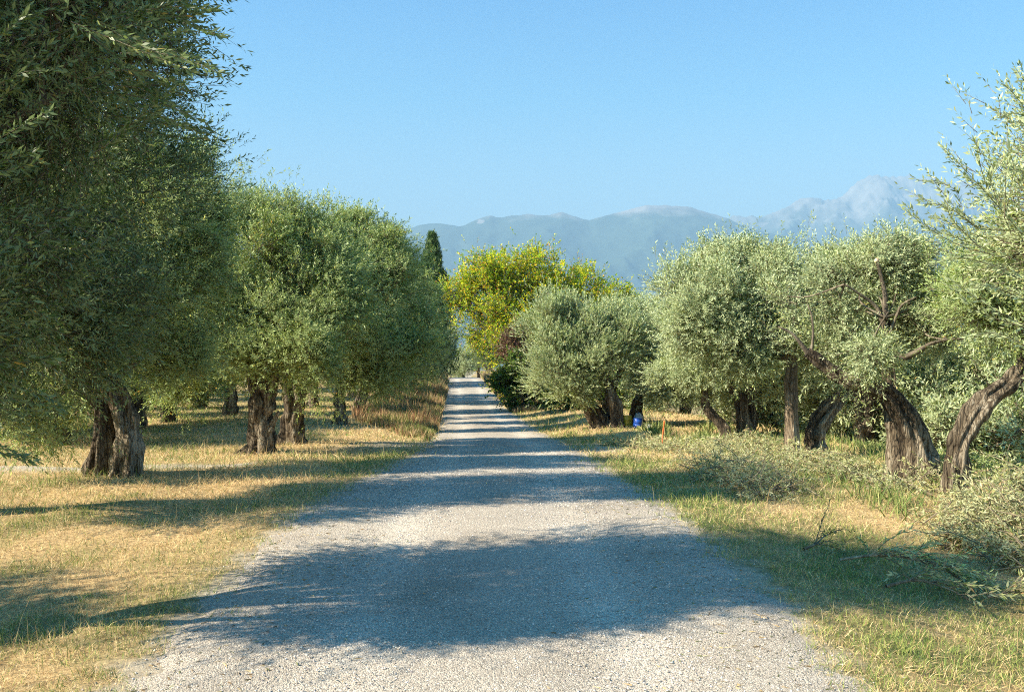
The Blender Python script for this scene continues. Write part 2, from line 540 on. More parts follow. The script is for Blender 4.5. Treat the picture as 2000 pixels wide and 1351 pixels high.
# ------------------------------------------------------------------ grass
def blades(name, x, d, length, width, tilt, col, label, cat, seed, z0=0.0):
    r = np.random.default_rng(seed)
    n = len(x)
    z = H(x, d) + z0
    az = r.uniform(0, 6.283, n)
    L = length
    hx, hy, hz = np.cos(az) * np.sin(tilt), np.sin(az) * np.sin(tilt), np.cos(tilt)
    dirv = np.stack([hx, hy, hz], -1)
    side = unit(np.cross(dirv, r.normal(size=(n, 3))))
    base = np.stack([x, d, z - .005], -1)
    bend = np.stack([hx, hy, -.3 * np.ones(n)], -1) * (L * .22)[:, None]
    mid = base + dirv * (L * .55)[:, None]
    tip = base + dirv * L[:, None] + bend
    wv = side * (width / 2)[:, None]
    v = np.stack([base - wv, base + wv, mid + wv * .7, mid - wv * .7, tip], 1)
    q = np.arange(n)[:, None] * 5
    idx = np.concatenate([q + 0, q + 1, q + 2, q + 0, q + 2, q + 3, q + 3, q + 2, q + 4], 1)
    o = make_mesh(name, v.reshape(-1, 3), 3, idx, M['blade'], col=np.repeat(col, 5, 0))
    o['kind'] = 'stuff'; o['label'] = label; o['category'] = cat
    return o

def scatter_grass(n=520000):
    r = np.random.default_rng(9)
    d = np.exp(r.uniform(math.log(3.6), math.log(60), n))
    x = r.uniform(-1, 1, n) * (.66 * d + 1.2)
    s = x - xc(d)
    p2 = np.stack([x, d], -1)
    edge = np.abs(s) - hw(d) + .22 * _c1(p2 * 1.7) + .12 * _c2(p2)
    keep = (edge > .02) | ((edge > -.30) & (r.random(n) < .30 * np.exp(edge / .12)))
    b = bare_amount(x, d)
    keep &= r.random(n) > b * np.where(edge < .5, .55, .93)
    keep &= (x < 22)
    x, d, s, p2 = x[keep], d[keep], s[keep], p2[keep]
    n = len(x)
    g = green_amount(x, d)
    isg = r.random(n) < (.06 + .78 * g)
    straw = np.array([[.70, .51, .26], [.79, .62, .35], [.54, .37, .18], [.68, .53, .26]])[r.integers(0, 4, n)]
    green = np.array([[.18, .25, .06], [.27, .33, .08], [.14, .22, .06], [.38, .40, .11]])[r.integers(0, 4, n)]
    col = np.where(isg[:, None], green, straw) * r.uniform(.7, 1.2, (n, 1))
    k = np.clip(d / 9, .8, 4)
    tuft = np.clip(.5 + .9 * _c2(p2 * 1.3) + .4 * _c1(p2), .15, 1.8)
    L = r.uniform(.035, .092, n) * (.6 + .65 * tuft) * np.clip(k, .9, 1.7)
    tall = r.random(n) < .012
    L = np.where(tall, L * 2.3, L)
    W = r.uniform(.003, .006, n) * k * np.where(isg, 1.1, .9)
    tilt = np.where(isg, r.uniform(.1, .9, n), r.uniform(.35, 1.45, n))
    tilt = np.where(tall, r.uniform(0, .35, n), tilt)
    half = x < xc(d)
    for nm, kk, lab in (('meadow_grass', half, 'mown straw coloured grass under the olive trees left of the road'),
                        ('verge_grass', ~half, 'patchy green and straw grass on the right side of the road')):
        blades(nm, x[kk], d[kk], L[kk], W[kk], tilt[kk], col[kk], lab, 'grass', 3)
scatter_grass()

def scatter_litter(n=2200):
    r = np.random.default_rng(29)
    d = np.exp(r.uniform(math.log(4.4), math.log(22), n))
    s = np.sign(r.normal(size=n)) * (hw(d) - np.abs(r.normal(0, .55, n)))
    x = xc(d) + s
    col = np.array([[.40, .29, .15], [.22, .15, .08], [.50, .40, .22], [.16, .17, .06]])[r.integers(0, 4, n)] * r.uniform(.7, 1.2, (n, 1))
    blades('leaf_litter', x, d, r.uniform(.02, .055, n), r.uniform(.004, .011, n), r.uniform(1.35, 1.55, n), col, 'dry leaves and bits of straw lying on the gravel', 'litter', 31, z0=.028)
scatter_litter()

def scatter_weeds():
    r = np.random.default_rng(19)
    # tall dry weeds on the left verge, further down the road
    n = 60000
    d = np.exp(r.uniform(math.log(24), math.log(95), n))
    e = r.uniform(0, 1, n) ** 1.2 * 3.2
    x = np.interp(d, _ed, _el) - .1 - e
    p2 = np.stack([x, d], -1)
    keep = (d > 24 + e * 3) & (r.random(n) < .55 + .5 * _c1(p2))
    x, d, e, p2 = x[keep], d[keep], e[keep], p2[keep]
    n = len(x)
    hgt = (.35 + .55 * S((d - 25) / 20)) * (.75 + .35 * _c1(p2 * .8)) * r.uniform(.6, 1.15, n) * (.6 + .4 * np.clip(e / .5, 0, 1))
    pal = np.array([[.42, .30, .15], [.32, .17, .09], [.50, .38, .2], [.16, .20, .05], [.25, .26, .08]])
    pick = np.clip((2.2 + 1.5 * _c3(p2) + r.normal(0, 1.2, n)), 0, 4).astype(int)
    col = pal[pick] * r.uniform(.65, 1.2, (n, 1))
    blades('tall_weeds', x, d, np.maximum(.15, hgt), r.uniform(.012, .03, n) * np.clip(d / 30, 1, 2.5), r.uniform(0, .45, n), col,
           'tall reddish brown dry weeds along the left road edge further down', 'weeds', 5)
    n = 26000
    d = np.exp(r.uniform(math.log(46), math.log(98), n))
    e = r.uniform(0, 1, n) * 2.6
    x = np.interp(d, _ed, _er) + .15 + e
    p2 = np.stack([x, d], -1)
    col = np.array([[.48, .36, .2], [.40, .29, .15], [.30, .2, .11], [.25, .26, .09]])[r.integers(0, 4, n)] * r.uniform(.7, 1.2, (n, 1))
    blades('verge_weeds', x, d, (.4 + .6 * S((d - 50) / 15)) * (.8 + .3 * _c1(p2)) * r.uniform(.6, 1.1, n), r.uniform(.02, .04, n) * np.clip(d / 40, 1, 2.2),
           r.uniform(0, .45, n), col, 'pale dry weeds on the right road edge near the crest', 'weeds', 6)
    # low leafy weeds between the trees on the right
    n = 30000
    d = r.uniform(9, 28, n)
    x = np.interp(d, _ed, _er) + 2.6 + r.uniform(0, 1, n) * 6
    p2 = np.stack([x, d], -1)
    keep = r.random(n) < np.clip(.1 + .8 * _c1(p2 * .9 + 7), 0, 1)
    x, d = x[keep], d[keep]
    n = len(x)
    col = np.array([[.17, .23, .06], [.24, .29, .09], [.34, .33, .13], [.12, .18, .05]])[r.integers(0, 4, n)] * r.uniform(.7, 1.2, (n, 1))
    blades('leafy_weeds', x, d, r.uniform(.12, .38, n), r.uniform(.010, .022, n) * np.clip(d / 14, .8, 2), r.uniform(0, .9, n), col,
           'low green weeds among the tree trunks right of the road', 'weeds', 8)
scatter_weeds()

# ------------------------------------------------------------------ wood: trunks and branches
class Wood:
    def __init__(self):
        self.v = []; self.i = []; self.n = 0
    def tube(self, pts, rad, seg=10, gnarl=0.0, flare=0.0, seed=0, step=None, cap=True):
        pts = np.asarray(pts, float); rad = np.asarray(rad, float)
        # catmull-rom resampling
        P_ = np.vstack([2 * pts[0] - pts[1], pts, 2 * pts[-1] - pts[-2]])
        out = []; ro = []
        for k in range(len(pts) - 1):
            L = np.linalg.norm(pts[k + 1] - pts[k])
            m = max(1, int(round(L / (step or (max(.03, rad[k] * .22) if gnarl > .2 else max(.04, rad[k] * .9))))))
            for q in range(m):
                t = q / m
                a, b, c, dd = P_[k], P_[k + 1], P_[k + 2], P_[k + 3]
                out.append(.5 * ((2 * b) + (-a + c) * t + (2 * a - 5 * b + 4 * c - dd) * t * t + (-a + 3 * b - 3 * c + dd) * t ** 3))
                ro.append(rad[k] * (1 - t) + rad[k + 1] * t)
        out.append(pts[-1]); ro.append(rad[-1])
        c = np.array(out); ro = np.array(ro)
        m = len(c)
        tan = unit(np.gradient(c, axis=0))
        u = np.zeros_like(c)
        ref = np.array([1., 0, 0]) if abs(tan[0, 0]) < .8 else np.array([0, 1., 0])
        u[0] = unit(ref - tan[0] * (ref @ tan[0]))
        for k in range(1, m):
            u[k] = unit(u[k - 1] - tan[k] * (u[k - 1] @ tan[k]))
        w_ = np.cross(tan, u)
        th = np.linspace(0, 2 * math.pi, seg, endpoint=False)
        arc = np.concatenate([[0], np.cumsum(np.linalg.norm(np.diff(c, axis=0), axis=1))])
        R = ro[:, None] * np.ones(seg)[None]
        if gnarl:
            r = np.random.default_rng(seed)
            f = np.zeros_like(R)
            for _ in range(5):
                k = r.integers(2, 9)
                tw = r.uniform(-2.0, 2.0)
                wob = .35 * np.sin(arc[:, None] * r.uniform(2, 7) + r.uniform(0, 6))
                f += np.abs(np.sin(k * th[None] / 2 + tw * arc[:, None] + wob + r.uniform(0, 6))) ** .6 * r.uniform(.4, 1)
            f = (f - f.mean()) / (f.std() + 1e-6) * .34
            nz = Waves(seed + 5, .35)(np.concatenate([c[:, None, :] + R[..., None] * (np.cos(th)[None, :, None] * u[:, None] + np.sin(th)[None, :, None] * w_[:, None])], 0).reshape(-1, 3)).reshape(R.shape)
            R = R * (1 + gnarl * (f * 1.5 + .45 * nz))
        if flare:
            r = np.random.default_rng(seed + 9)
            lob = 1 + .45 * np.sin(th * r.integers(3, 5) + r.uniform(0, 6)) + .3 * np.sin(th * 7 + r.uniform(0, 6))
            R = R * (1 + flare * np.exp(-arc[:, None] / .22) * lob[None])
        ring = c[:, None] + R[..., None] * (np.cos(th)[None, :, None] * u[:, None] + np.sin(th)[None, :, None] * w_[:, None])
        v = ring.reshape(-1, 3)
        a = np.arange(m - 1)[:, None] * seg + np.arange(seg)[None]
        b = np.arange(m - 1)[:, None] * seg + (np.arange(seg)[None] + 1) % seg
        idx = np.stack([a, b, b + seg, a + seg], -1).reshape(-1, 4)
        base = self.n
        self.v.append(v); self.i.append(idx + base); self.n += len(v)
        if cap:
            self.v.append(c[-1:]); e = self.n; self.n += 1
            k = base + (m - 1) * seg
            j = np.arange(seg)
            self.i.append(np.stack([k + j, k + (j + 1) % seg, np.full(seg, e), np.full(seg, e)], -1))
        return c
    def build(self, name, mat, parent, loc):
        v = np.concatenate(self.v); q = np.concatenate(self.i)
        # split degenerate cap quads into triangles
        deg = q[:, 2] == q[:, 3]
        tri = np.concatenate([q[~deg][:, [0, 1, 2]], q[~deg][:, [0, 2, 3]], q[deg][:, :3]])
        return make_mesh(name, v, 3, tri, mat, parent, smooth=True, loc=loc)

# ------------------------------------------------------------------ leaves
def sprig_leaves(base, dirv, length, K, L, W, r, spread=1.1, droop=.08):
    """leaf quads for N sprigs of K leaves; returns verts (N*K*4,3)"""
    n = len(base)
    dirv = unit(dirv)
    p1 = unit(np.cross(dirv, r.normal(size=(n, 3))))
    p2 = np.cross(dirv, p1)
    k = np.arange(K)
    t = (k + .6) / K
    phi = (k // 2) * (math.pi / 2) + (k % 2) * math.pi
    phi = phi[None] + r.uniform(-.5, .5, (n, K))
    rad = np.cos(phi)[..., None] * p1[:, None] + np.sin(phi)[..., None] * p2[:, None]
    al = spread * r.uniform(.6, 1.25, (n, K)) * (1 - .45 * t[None])
    ld = unit(dirv[:, None] * np.cos(al)[..., None] + rad * np.sin(al)[..., None] + np.array([0, 0, -droop * .6]))
    pos = base[:, None] + dirv[:, None] * (length[:, None] * t[None])[..., None] + np.array([0, 0, -droop]) * (length[:, None] * t[None] ** 2)[..., None] * .6
    side = unit(np.cross(ld, np.cross(ld, dirv[:, None]) * 1.0 + .0001))
    nrm = np.cross(ld, side)
    roll = r.uniform(-1.1, 1.1, (n, K))[..., None] + math.pi / 2
    side = side * np.cos(roll) + nrm * np.sin(roll)
    sz = r.uniform(.65, 1.2, (n, K)) * L
    a = pos
    b = pos + ld * (sz * .45)[..., None] + side * (W / L * sz / 2)[..., None]
    c = pos + ld * sz[..., None]
    dd = pos + ld * (sz * .45)[..., None] - side * (W / L * sz / 2)[..., None]
    return np.stack([a, b, c, dd], 2).reshape(-1, 3)

def stem_tris(base, dirv, length, wid, r):
    n = len(base)
    dirv = unit(dirv)
    s = unit(np.cross(dirv, r.normal(size=(n, 3)))) * wid / 2
    s2 = np.cross(dirv, s)
    tip = base + dirv * length[:, None] + np.array([0, 0, -.09]) * length[:, None]
    v = np.stack([base + s, base - .5 * s + .87 * s2, base - .5 * s - .87 * s2, tip], 1).reshape(-1, 3)
    q = np.arange(n)[:, None] * 4
    idx = np.concatenate([q, q + 1, q + 3, q + 1, q + 2, q + 3, q + 2, q, q + 3], 1)
    return v, idx

def crown_points(lobes, n, r, seed, up=.45, shell=.62, hole=.25, wisp=.12, tuft=.17, tn=26):
    """lobes: array (m,6) centre+radii. Foliage grows in tufts at branch ends, with looser leaves between."""
    lobes = np.asarray(lobes, float)
    area = (lobes[:, 3] * lobes[:, 5]) ** .9
    nc = max(30, int(area.sum() * tn))
    pick = r.choice(len(lobes), nc, p=area / area.sum())
    c = lobes[pick, :3]; R = np.maximum(lobes[pick, 3:] - tuft * .75, lobes[pick, 3:] * .6)
    u = unit(r.normal(size=(nc, 3)))
    q = shell + (1 - shell) * r.random(nc) ** .6
    q = np.where(r.random(nc) < .15, r.uniform(.2, .8, nc), q)
    lump = Waves(seed, 1.3)(c + R * u)
    q = q * (1 + .24 * lump) + (r.random(nc) < wisp) * r.uniform(0, .22, nc)
    cp = c + R * u * q[:, None]
    # leave out tufts where the crown has a gap
    gap = Waves(seed + 1, 1.0)(cp)
    wgt = np.clip(1.0 + 1.1 * gap, .03, 2.4) ** (1 + hole * 2) * r.uniform(.4, 1.6, nc)
    ti = r.choice(nc, n, p=wgt / wgt.sum())
    sz = tuft * r.uniform(.5, 1.3, nc)[ti]
    off = np.clip(r.normal(size=(n, 3)), -1.9, 1.9) * sz[:, None]
    off = off + u[ti] * (np.abs(r.normal(size=n)) * sz * .5)[:, None]
    loose = r.random(n) < .18
    off = np.where(loose[:, None], off * 1.8, off)
    p = cp[ti] + off
    d = unit(u[ti] * .8 + off / sz[:, None] * .35 + np.array([0, 0, up]) + .35 * r.normal(size=(n, 3)))
    return p, d, cp, u

def build_tree(name, label, cat, base, trunks, lobes, leaf='olive_green', bark='bark', L=.07, ratio=.27, n_leaf=90000, K=10,
               group=None, seed=1, up=.45, hole=.25, wisp=.12, sprig=.22, forks=None, twig_w=.006, limbs=True, shoots=None, droop=.08,
               spread=1.15, shell=.62, trunk_seg=48, gnarl=.30, flare=.5, limb_r=.05, sub=5, stems=True, extra_limbs=(), tn=26, mini=2, shootn=4.5, tuft=.18):
    r = np.random.default_rng(seed)
    t = thing(name, label, cat, base, group)
    base = np.asarray(base, float)
    lobes = np.asarray(lobes, float)
    if trunks:
        w_ = Wood()
        for k, (pts, rad) in enumerate(trunks):
            w_.tube(pts, rad, trunk_seg, gnarl, flare, seed * 7 + k)
        w_.build('trunk', M[bark], t, base)
    b = Wood()
    have = False
    if limbs and forks is not None:
        for li, lb in enumerate(lobes):
            f = min(forks, key=lambda q: np.linalg.norm(np.asarray(q) - lb[:3]))
            f = np.asarray(f, float)
            tgt = lb[:3] + r.normal(size=3) * lb[3:] * .15
            mid = (f + tgt) / 2 + r.normal(size=3) * .12 + np.array([0, 0, .08])
            c = b.tube([f, mid, tgt], [limb_r * 1.25, limb_r, limb_r * .6], 8, .12, 0, seed + li, step=.12)
            for q in range(sub):
                st = c[r.integers(len(c) // 2, len(c))]
                u = unit(r.normal(size=3) + np.array([0, 0, .5]))
                end = lb[:3] + u * lb[3:] * r.uniform(.75, 1.0)
                mm = (st + end) / 2 + r.normal(size=3) * .1
                b.tube([st, mm, end], [limb_r * .42, limb_r * .25, limb_r * .08], 5, 0, 0, 0, step=.2, cap=False)
            have = True
    for pts, rad in extra_limbs:
        b.tube(pts, rad, 12, .16, 0, seed + 77, step=.06)
        have = True
    # small boughs that stick out of the crown and break its roundness
    if mini:
        ex_ = []
        for lb in lobes:
            for _ in range(mini):
                uu = r.normal(size=3); uu[2] = abs(uu[2]) * .8 + .1; uu /= np.linalg.norm(uu)
                k_ = r.uniform(.22, .36)
                cm_ = lb[:3] + uu * lb[3:] * 1.02
                b.tube([lb[:3] + uu * lb[3:] * .3, (lb[:3] + uu * lb[3:] * .3 + cm_) / 2 + r.normal(size=3) * .04, cm_], [.018, .012, .005], 5, step=.15, cap=False)
                ex_.append([*(lb[:3] + uu * lb[3:] * r.uniform(.92, 1.12)), *(lb[3:] * k_ * np.array([1, 1, r.uniform(1, 1.5)]))])
        lobes = np.vstack([lobes, ex_])
    N_ = max(10, int(n_leaf) // K)
    p, d, cp_, u = crown_points(lobes, N_, r, seed, up, hole=hole, wisp=wisp, shell=shell, tuft=tuft, tn=tn)
    ln = r.uniform(.6, 1.3, len(p)) * sprig
    V = [sprig_leaves(p, d, ln, K, L, L * ratio, r, spread=spread, droop=droop)]
    sv, si = stem_tris(p - d * .05, d, ln * 1.05, twig_w, r)
    SV = [sv]; SI = [si.reshape(-1, 3)]
    tl_ = r.uniform(.35, .6, len(u)) * np.clip(tuft / .18, .5, 1.2)
    v2, i2 = stem_tris(u * 0 + cp_ - u * tl_[:, None], u, tl_ * 1.25, .016, r)
    SI.append(i2.reshape(-1, 3) + len(sv)); SV.append(v2)
    nsv = len(sv) + len(v2)
    # upright young shoots that break the outline
    ns = int((lobes[:, 3] * lobes[:, 5]).sum() * shootn)
    if ns:
        area = lobes[:, 3] * lobes[:, 5]
        pk = r.choice(len(lobes), ns, p=area / area.sum())
        uu = r.normal(size=(ns, 3)); uu[:, 2] = np.abs(uu[:, 2]) + .2; uu = unit(uu)
        sp_ = lobes[pk, :3] + uu * lobes[pk, 3:] * r.uniform(.5, .8, ns)[:, None]
        sdir = unit(uu * .6 + np.array([0, 0, .9]) + .3 * r.normal(size=(ns, 3)))
        sl_ = r.uniform(.3, .62, ns) * (L / .07) ** .5
        V.append(sprig_leaves(sp_, sdir, sl_, 20, L, L * ratio, r, spread=.7, droop=.05))
        v2, i2 = stem_tris(sp_ - sdir * .1, sdir, sl_ * 1.1, twig_w * 1.5, r)
        SI.append(i2.reshape(-1, 3) + nsv); SV.append(v2)
    if shoots:
        for pts, dens in shoots:            # long leafy shoots, leaf pairs all along
            pts = np.asarray(pts, float)
            c = b.tube(pts, np.linspace(.0028, .0010, len(pts)), 4, step=.035, cap=False)
            have = True
            tn = unit(np.gradient(c, axis=0))
            m = len(c)
            rep = dens
            bp = np.repeat(c, rep, 0) + r.normal(size=(m * rep, 3)) * .006
            bd = np.repeat(tn, rep, 0) + r.normal(size=(m * rep, 3)) * .12
            V.append(sprig_leaves(bp, bd, np.full(len(bp), .03), 2, L, L * ratio, r, spread=.75, droop=.05))
    V = np.concatenate(V)
    make_mesh('crown', V, 4, np.arange(len(V)), M[leaf], t, loc=base)
    if stems:
        off = b.n
        v = np.concatenate(SV); i = np.concatenate(SI)
        b.v.append(v); b.i.append(np.concatenate([i + off, i[:, 2:] + off], 1)); b.n += len(v)
        have = True
    if have:
        b.build('branches', M['twig'], t, base)
    return t

def LB(px, py, d, rx, ry, rd=None):
    """crown lobe given by where it sits: px, py, distance, half width and half height in photo pixels"""
    c = P(px, py, d)
    a = rx / F * d; h = ry / F * d
    return [*c, a, rd if rd else (a + h) / 2 * 1.0, h]

def path(ptsr, d, base_z=None):
    pts = []; rad = []
    for q in ptsr:
        px, py, r_px = q[:3]
        dd = d + (q[3] if len(q) > 3 else 0)
        pts.append(P(px, py, dd)); rad.append(r_px / F * d)
    if base_z is not None:
        pts[0][2] = base_z - .12
    return np.array(pts), np.array(rad)

# ======================================================= trees on the left, near to far
ROW_L = 'olive trees in the first row left of the road'
ROW_R = 'olive trees in the first row right of the road'

# A: beside the camera, trunk outside the frame
b = np.array([-5.3, 5.6, float(H(-5.3, 5.6))])
A_sh = []
rr = np.random.default_rng(101)
for (x0, y0, x1, y1, d) in [(250, 60, 415, 55, 5.4), (260, 95, 425, 120, 5.2), (230, 20, 380, -20, 5.4), (200, 170, 375, 235, 5.6), (180, 130, 345, 165, 5.4),
                            (230, 250, 395, 285, 6.0), (-40, 310, 70, 265, 5.2), (-60, 350, 45, 315, 5.2), (-30, 180, 120, 110, 5.2), (-40, 100, 70, 40, 5.2),
                            (-50, 620, 70, 640, 5.6), (-40, 760, 110, 800, 5.6), (-30, 700, 120, 690, 5.6), (-50, 850, 40, 900, 5.6), (200, 300, 330, 215, 5.6), (180, 40, 330, 120, 5.0)]:
    for k in range(3):
        j = rr.normal(0, 18, 4)
        a0 = P(x0 + j[0], y0 + j[1], d); a1 = P(x1 + j[2], y1 + j[3], d - rr.uniform(-.2, .3))
        mid = (a0 + a1) / 2 + np.array([0, 0, rr.uniform(-.03, .06)])
        A_sh.append(([a0, mid, a1], 2))
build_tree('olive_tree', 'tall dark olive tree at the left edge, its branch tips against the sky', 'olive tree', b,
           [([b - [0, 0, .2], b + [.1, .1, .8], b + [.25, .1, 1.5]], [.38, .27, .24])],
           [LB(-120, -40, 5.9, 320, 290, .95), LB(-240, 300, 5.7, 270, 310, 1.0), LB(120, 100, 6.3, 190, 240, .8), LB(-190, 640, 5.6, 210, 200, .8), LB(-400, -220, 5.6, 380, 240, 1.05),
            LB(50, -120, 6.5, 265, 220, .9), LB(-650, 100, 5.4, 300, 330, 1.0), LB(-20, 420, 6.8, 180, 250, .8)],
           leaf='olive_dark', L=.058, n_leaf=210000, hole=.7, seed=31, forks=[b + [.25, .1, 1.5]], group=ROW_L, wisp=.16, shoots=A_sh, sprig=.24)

# A2: second, crown fills the left edge, trunk outside
b = np.array([-7.6, 10.0, float(H(-7.6, 10.0))])
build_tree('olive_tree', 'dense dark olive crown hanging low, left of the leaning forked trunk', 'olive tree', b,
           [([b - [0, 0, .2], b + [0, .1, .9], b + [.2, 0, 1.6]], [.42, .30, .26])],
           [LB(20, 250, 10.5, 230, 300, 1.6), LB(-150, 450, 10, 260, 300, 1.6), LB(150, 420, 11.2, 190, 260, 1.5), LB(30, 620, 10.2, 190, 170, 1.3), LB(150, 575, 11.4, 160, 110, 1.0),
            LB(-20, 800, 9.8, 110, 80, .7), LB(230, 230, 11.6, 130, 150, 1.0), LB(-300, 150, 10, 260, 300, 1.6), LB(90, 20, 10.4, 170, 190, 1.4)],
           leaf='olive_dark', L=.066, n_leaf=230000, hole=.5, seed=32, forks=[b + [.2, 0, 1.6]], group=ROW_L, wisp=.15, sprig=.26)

# B: leaning forked trunk at 220 px
gz = float(H(-6.07, 14))
b = np.array([-6.07, 14, gz])
t1 = path([(244, 930, 27), (250, 870, 25, -.05), (243, 815, 22), (226, 765, 20), (201, 730, 18), (165, 650, 17), (140, 560, 12)], 14, gz)
t2 = path([(190, 930, 21, .05), (204, 865, 21, .02), (207, 810, 20, .05), (194, 775, 16), (163, 752, 12), (125, 738, 11), (70, 690, 8)], 14, gz)
t3 = path([(225, 930, 22, .28), (228, 860, 20, .3), (225, 800, 20, .2), (215, 750, 16, .1)], 14, gz)
build_tree('olive_tree', 'olive tree with thick leaning forked trunk, deep hollow cleft in its bark, left foreground', 'olive tree', b,
           [t1, t2, t3],
           [LB(150, 560, 14, 170, 150, 1.3), LB(250, 480, 14.6, 170, 150, 1.4), LB(350, 410, 15.2, 105, 110, 1.1), LB(400, 395, 15.4, 62, 75, .7), LB(330, 560, 14.8, 110, 130, 1.1), LB(70, 660, 13.8, 80, 50, .7),
            LB(340, 680, 14.8, 90, 70, .7), LB(80, 800, 13.0, 90, 55, .6), LB(200, 380, 14.6, 150, 120, 1.2), LB(300, 320, 15.5, 90, 60, .8), LB(230, 615, 14.4, 120, 80, .9)],
           leaf='olive_green', L=0.064, n_leaf=312000, seed=33, forks=[P(165, 650, 14), P(125, 738, 14), P(215, 750, 14.1)], group=ROW_L, wisp=.14, up=.6, flare=.25)

# C: thick pale straight trunk at 510 px
gz = float(H(-5.17, 19))
b = np.array([-5.17, 19, gz])
t1 = path([(508, 888, 25), (512, 850, 22), (508, 810, 21), (510, 770, 22), (500, 735, 18), (480, 690, 13)], 19, gz)
t2 = path([(522, 800, 10), (527, 760, 13), (540, 710, 11), (560, 650, 9)], 19)
st = path([(526, 838, 6, -.1), (536, 820, 4, -.12), (545, 803, 3, -.12)], 19)
build_tree('olive_tree', 'olive tree with stout pale straight trunk and short broken stub, left of the road', 'olive tree', b,
           [t1, t2, st],
           [LB(470, 600, 19, 130, 100), LB(560, 640, 18.6, 120, 90), LB(430, 495, 19.4, 95, 85), LB(520, 480, 19.6, 105, 72), LB(600, 520, 19.2, 105, 92), LB(370, 590, 19.4, 110, 110, 1.1),
            LB(400, 690, 18.6, 90, 60), LB(590, 700, 18.4, 80, 55), LB(500, 690, 18.8, 80, 45), LB(350, 720, 18.8, 70, 50), LB(470, 430, 19.6, 50, 32), LB(640, 590, 19, 70, 90)],
           leaf='olive_green', L=0.071, n_leaf=299000, seed=34, forks=[P(480, 690, 19), P(560, 650, 19)], group=ROW_L, wisp=.14, up=.75)

# D: dark flared trunk at 572
gz = float(H(-5.25, 22.3))
b = np.array([-5.25, 22.3, gz])
t1 = path([(573, 860, 22), (570, 830, 19), (573, 800, 18), (572, 770, 18), (566, 730, 13), (600, 650, 9)], 22.3, gz)
t2 = path([(580, 800, 9), (588, 765, 9), (600, 735, 8), (640, 680, 6)], 22.3)
build_tree('olive_tree', 'olive tree with dark flared trunk just right of the pale stout trunk', 'olive tree', b,
           [t1, t2],
           [LB(680, 560, 22.6, 110, 110), LB(620, 495, 23, 95, 68), LB(700, 492, 23, 80, 64), LB(660, 660, 22, 100, 80), LB(760, 600, 22.8, 80, 100), LB(690, 432, 23.2, 40, 30), LB(750, 700, 22.4, 70, 60),
            LB(600, 590, 23, 90, 90), LB(745, 500, 23.2, 60, 70), LB(650, 735, 22, 70, 40)],
           leaf='olive_green', L=0.077, n_leaf=247000, seed=35, forks=[P(600, 650, 22.3), P(640, 680, 22.3)], group=ROW_L, wisp=.14, up=.75)

# E: 665 px
gz = float(H(-5.6, 30))
b = np.array([-5.6, 30, gz])
t1 = path([(666, 832, 12), (665, 800, 10), (662, 770, 9), (670, 730, 7)], 30, gz)
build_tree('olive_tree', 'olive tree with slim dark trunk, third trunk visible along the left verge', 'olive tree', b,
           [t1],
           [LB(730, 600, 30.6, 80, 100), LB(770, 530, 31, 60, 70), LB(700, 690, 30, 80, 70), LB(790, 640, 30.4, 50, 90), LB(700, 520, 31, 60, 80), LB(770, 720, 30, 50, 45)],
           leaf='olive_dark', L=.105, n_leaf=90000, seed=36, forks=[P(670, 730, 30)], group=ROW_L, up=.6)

# F: cluster further
specs = [(695, 823, 8, 35.0, [(785, 575, 48, 60), (810, 640, 50, 90), (760, 690, 60, 60), (745, 620, 60, 80)], 'olive_green', 'olive tree with thin trunk and leafy crown before the cypress on the left', 37, .115),
         (706, 822, 7, 40.0, [(815, 600, 40, 45), (838, 640, 32, 55), (815, 690, 50, 55), (780, 620, 50, 80)], 'olive_dark', 'dark olive tree overlapping the foot of the cypress', 38, .13)]
for px, py, rp, d, lb, lf, lab, sd_, L_ in specs:
    x = (px - 1000) / F * d
    gz = float(H(x, d)); b = np.array([x, d, gz])
    t1 = path([(px, py, rp), (px + 1, py - 25, rp * .8), (px + 12, py - 70, rp * .6)], d, gz)
    build_tree('olive_tree', lab, 'olive tree', b, [t1], [LB(a, c, d, e, f) for a, c, e, f in lb], leaf=lf, L=L_, n_leaf=60000, seed=sd_, forks=[t1[0][-1]], group=ROW_L)

# ======================================================= trees on the right
# G1: round pale olive with two trunks
d = 29.0
gz = float(H((1185 - 1000) / F * d, d)); b = np.array([(1185 - 1000) / F * d, d, gz])
t1 = path([(1178, 836, 17), (1163, 812, 15), (1150, 790, 12), (1135, 770, 8), (1115, 740, 5)], d, gz)
t2 = path([(1209, 840, 17, -.3), (1205, 810, 13, -.3), (1200, 785, 12, -.3), (1190, 760, 8, -.2), (1170, 700, 5)], d, gz)
t3 = path([(1190, 836, 12, .3), (1186, 800, 10, .3), (1195, 760, 7, .3), (1215, 720, 5)], d, gz)
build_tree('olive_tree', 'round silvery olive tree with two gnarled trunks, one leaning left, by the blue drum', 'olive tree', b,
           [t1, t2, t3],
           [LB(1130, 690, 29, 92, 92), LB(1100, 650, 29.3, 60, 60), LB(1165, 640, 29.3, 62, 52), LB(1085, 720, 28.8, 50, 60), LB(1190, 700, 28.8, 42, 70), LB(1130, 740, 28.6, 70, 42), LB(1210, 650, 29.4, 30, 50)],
           leaf='olive_grey', L=0.084, n_leaf=148500, seed=41, forks=[P(1115, 740, d), P(1170, 700, d), P(1215, 720, d)], group=ROW_R, up=1.0, wisp=.08, spread=.6)

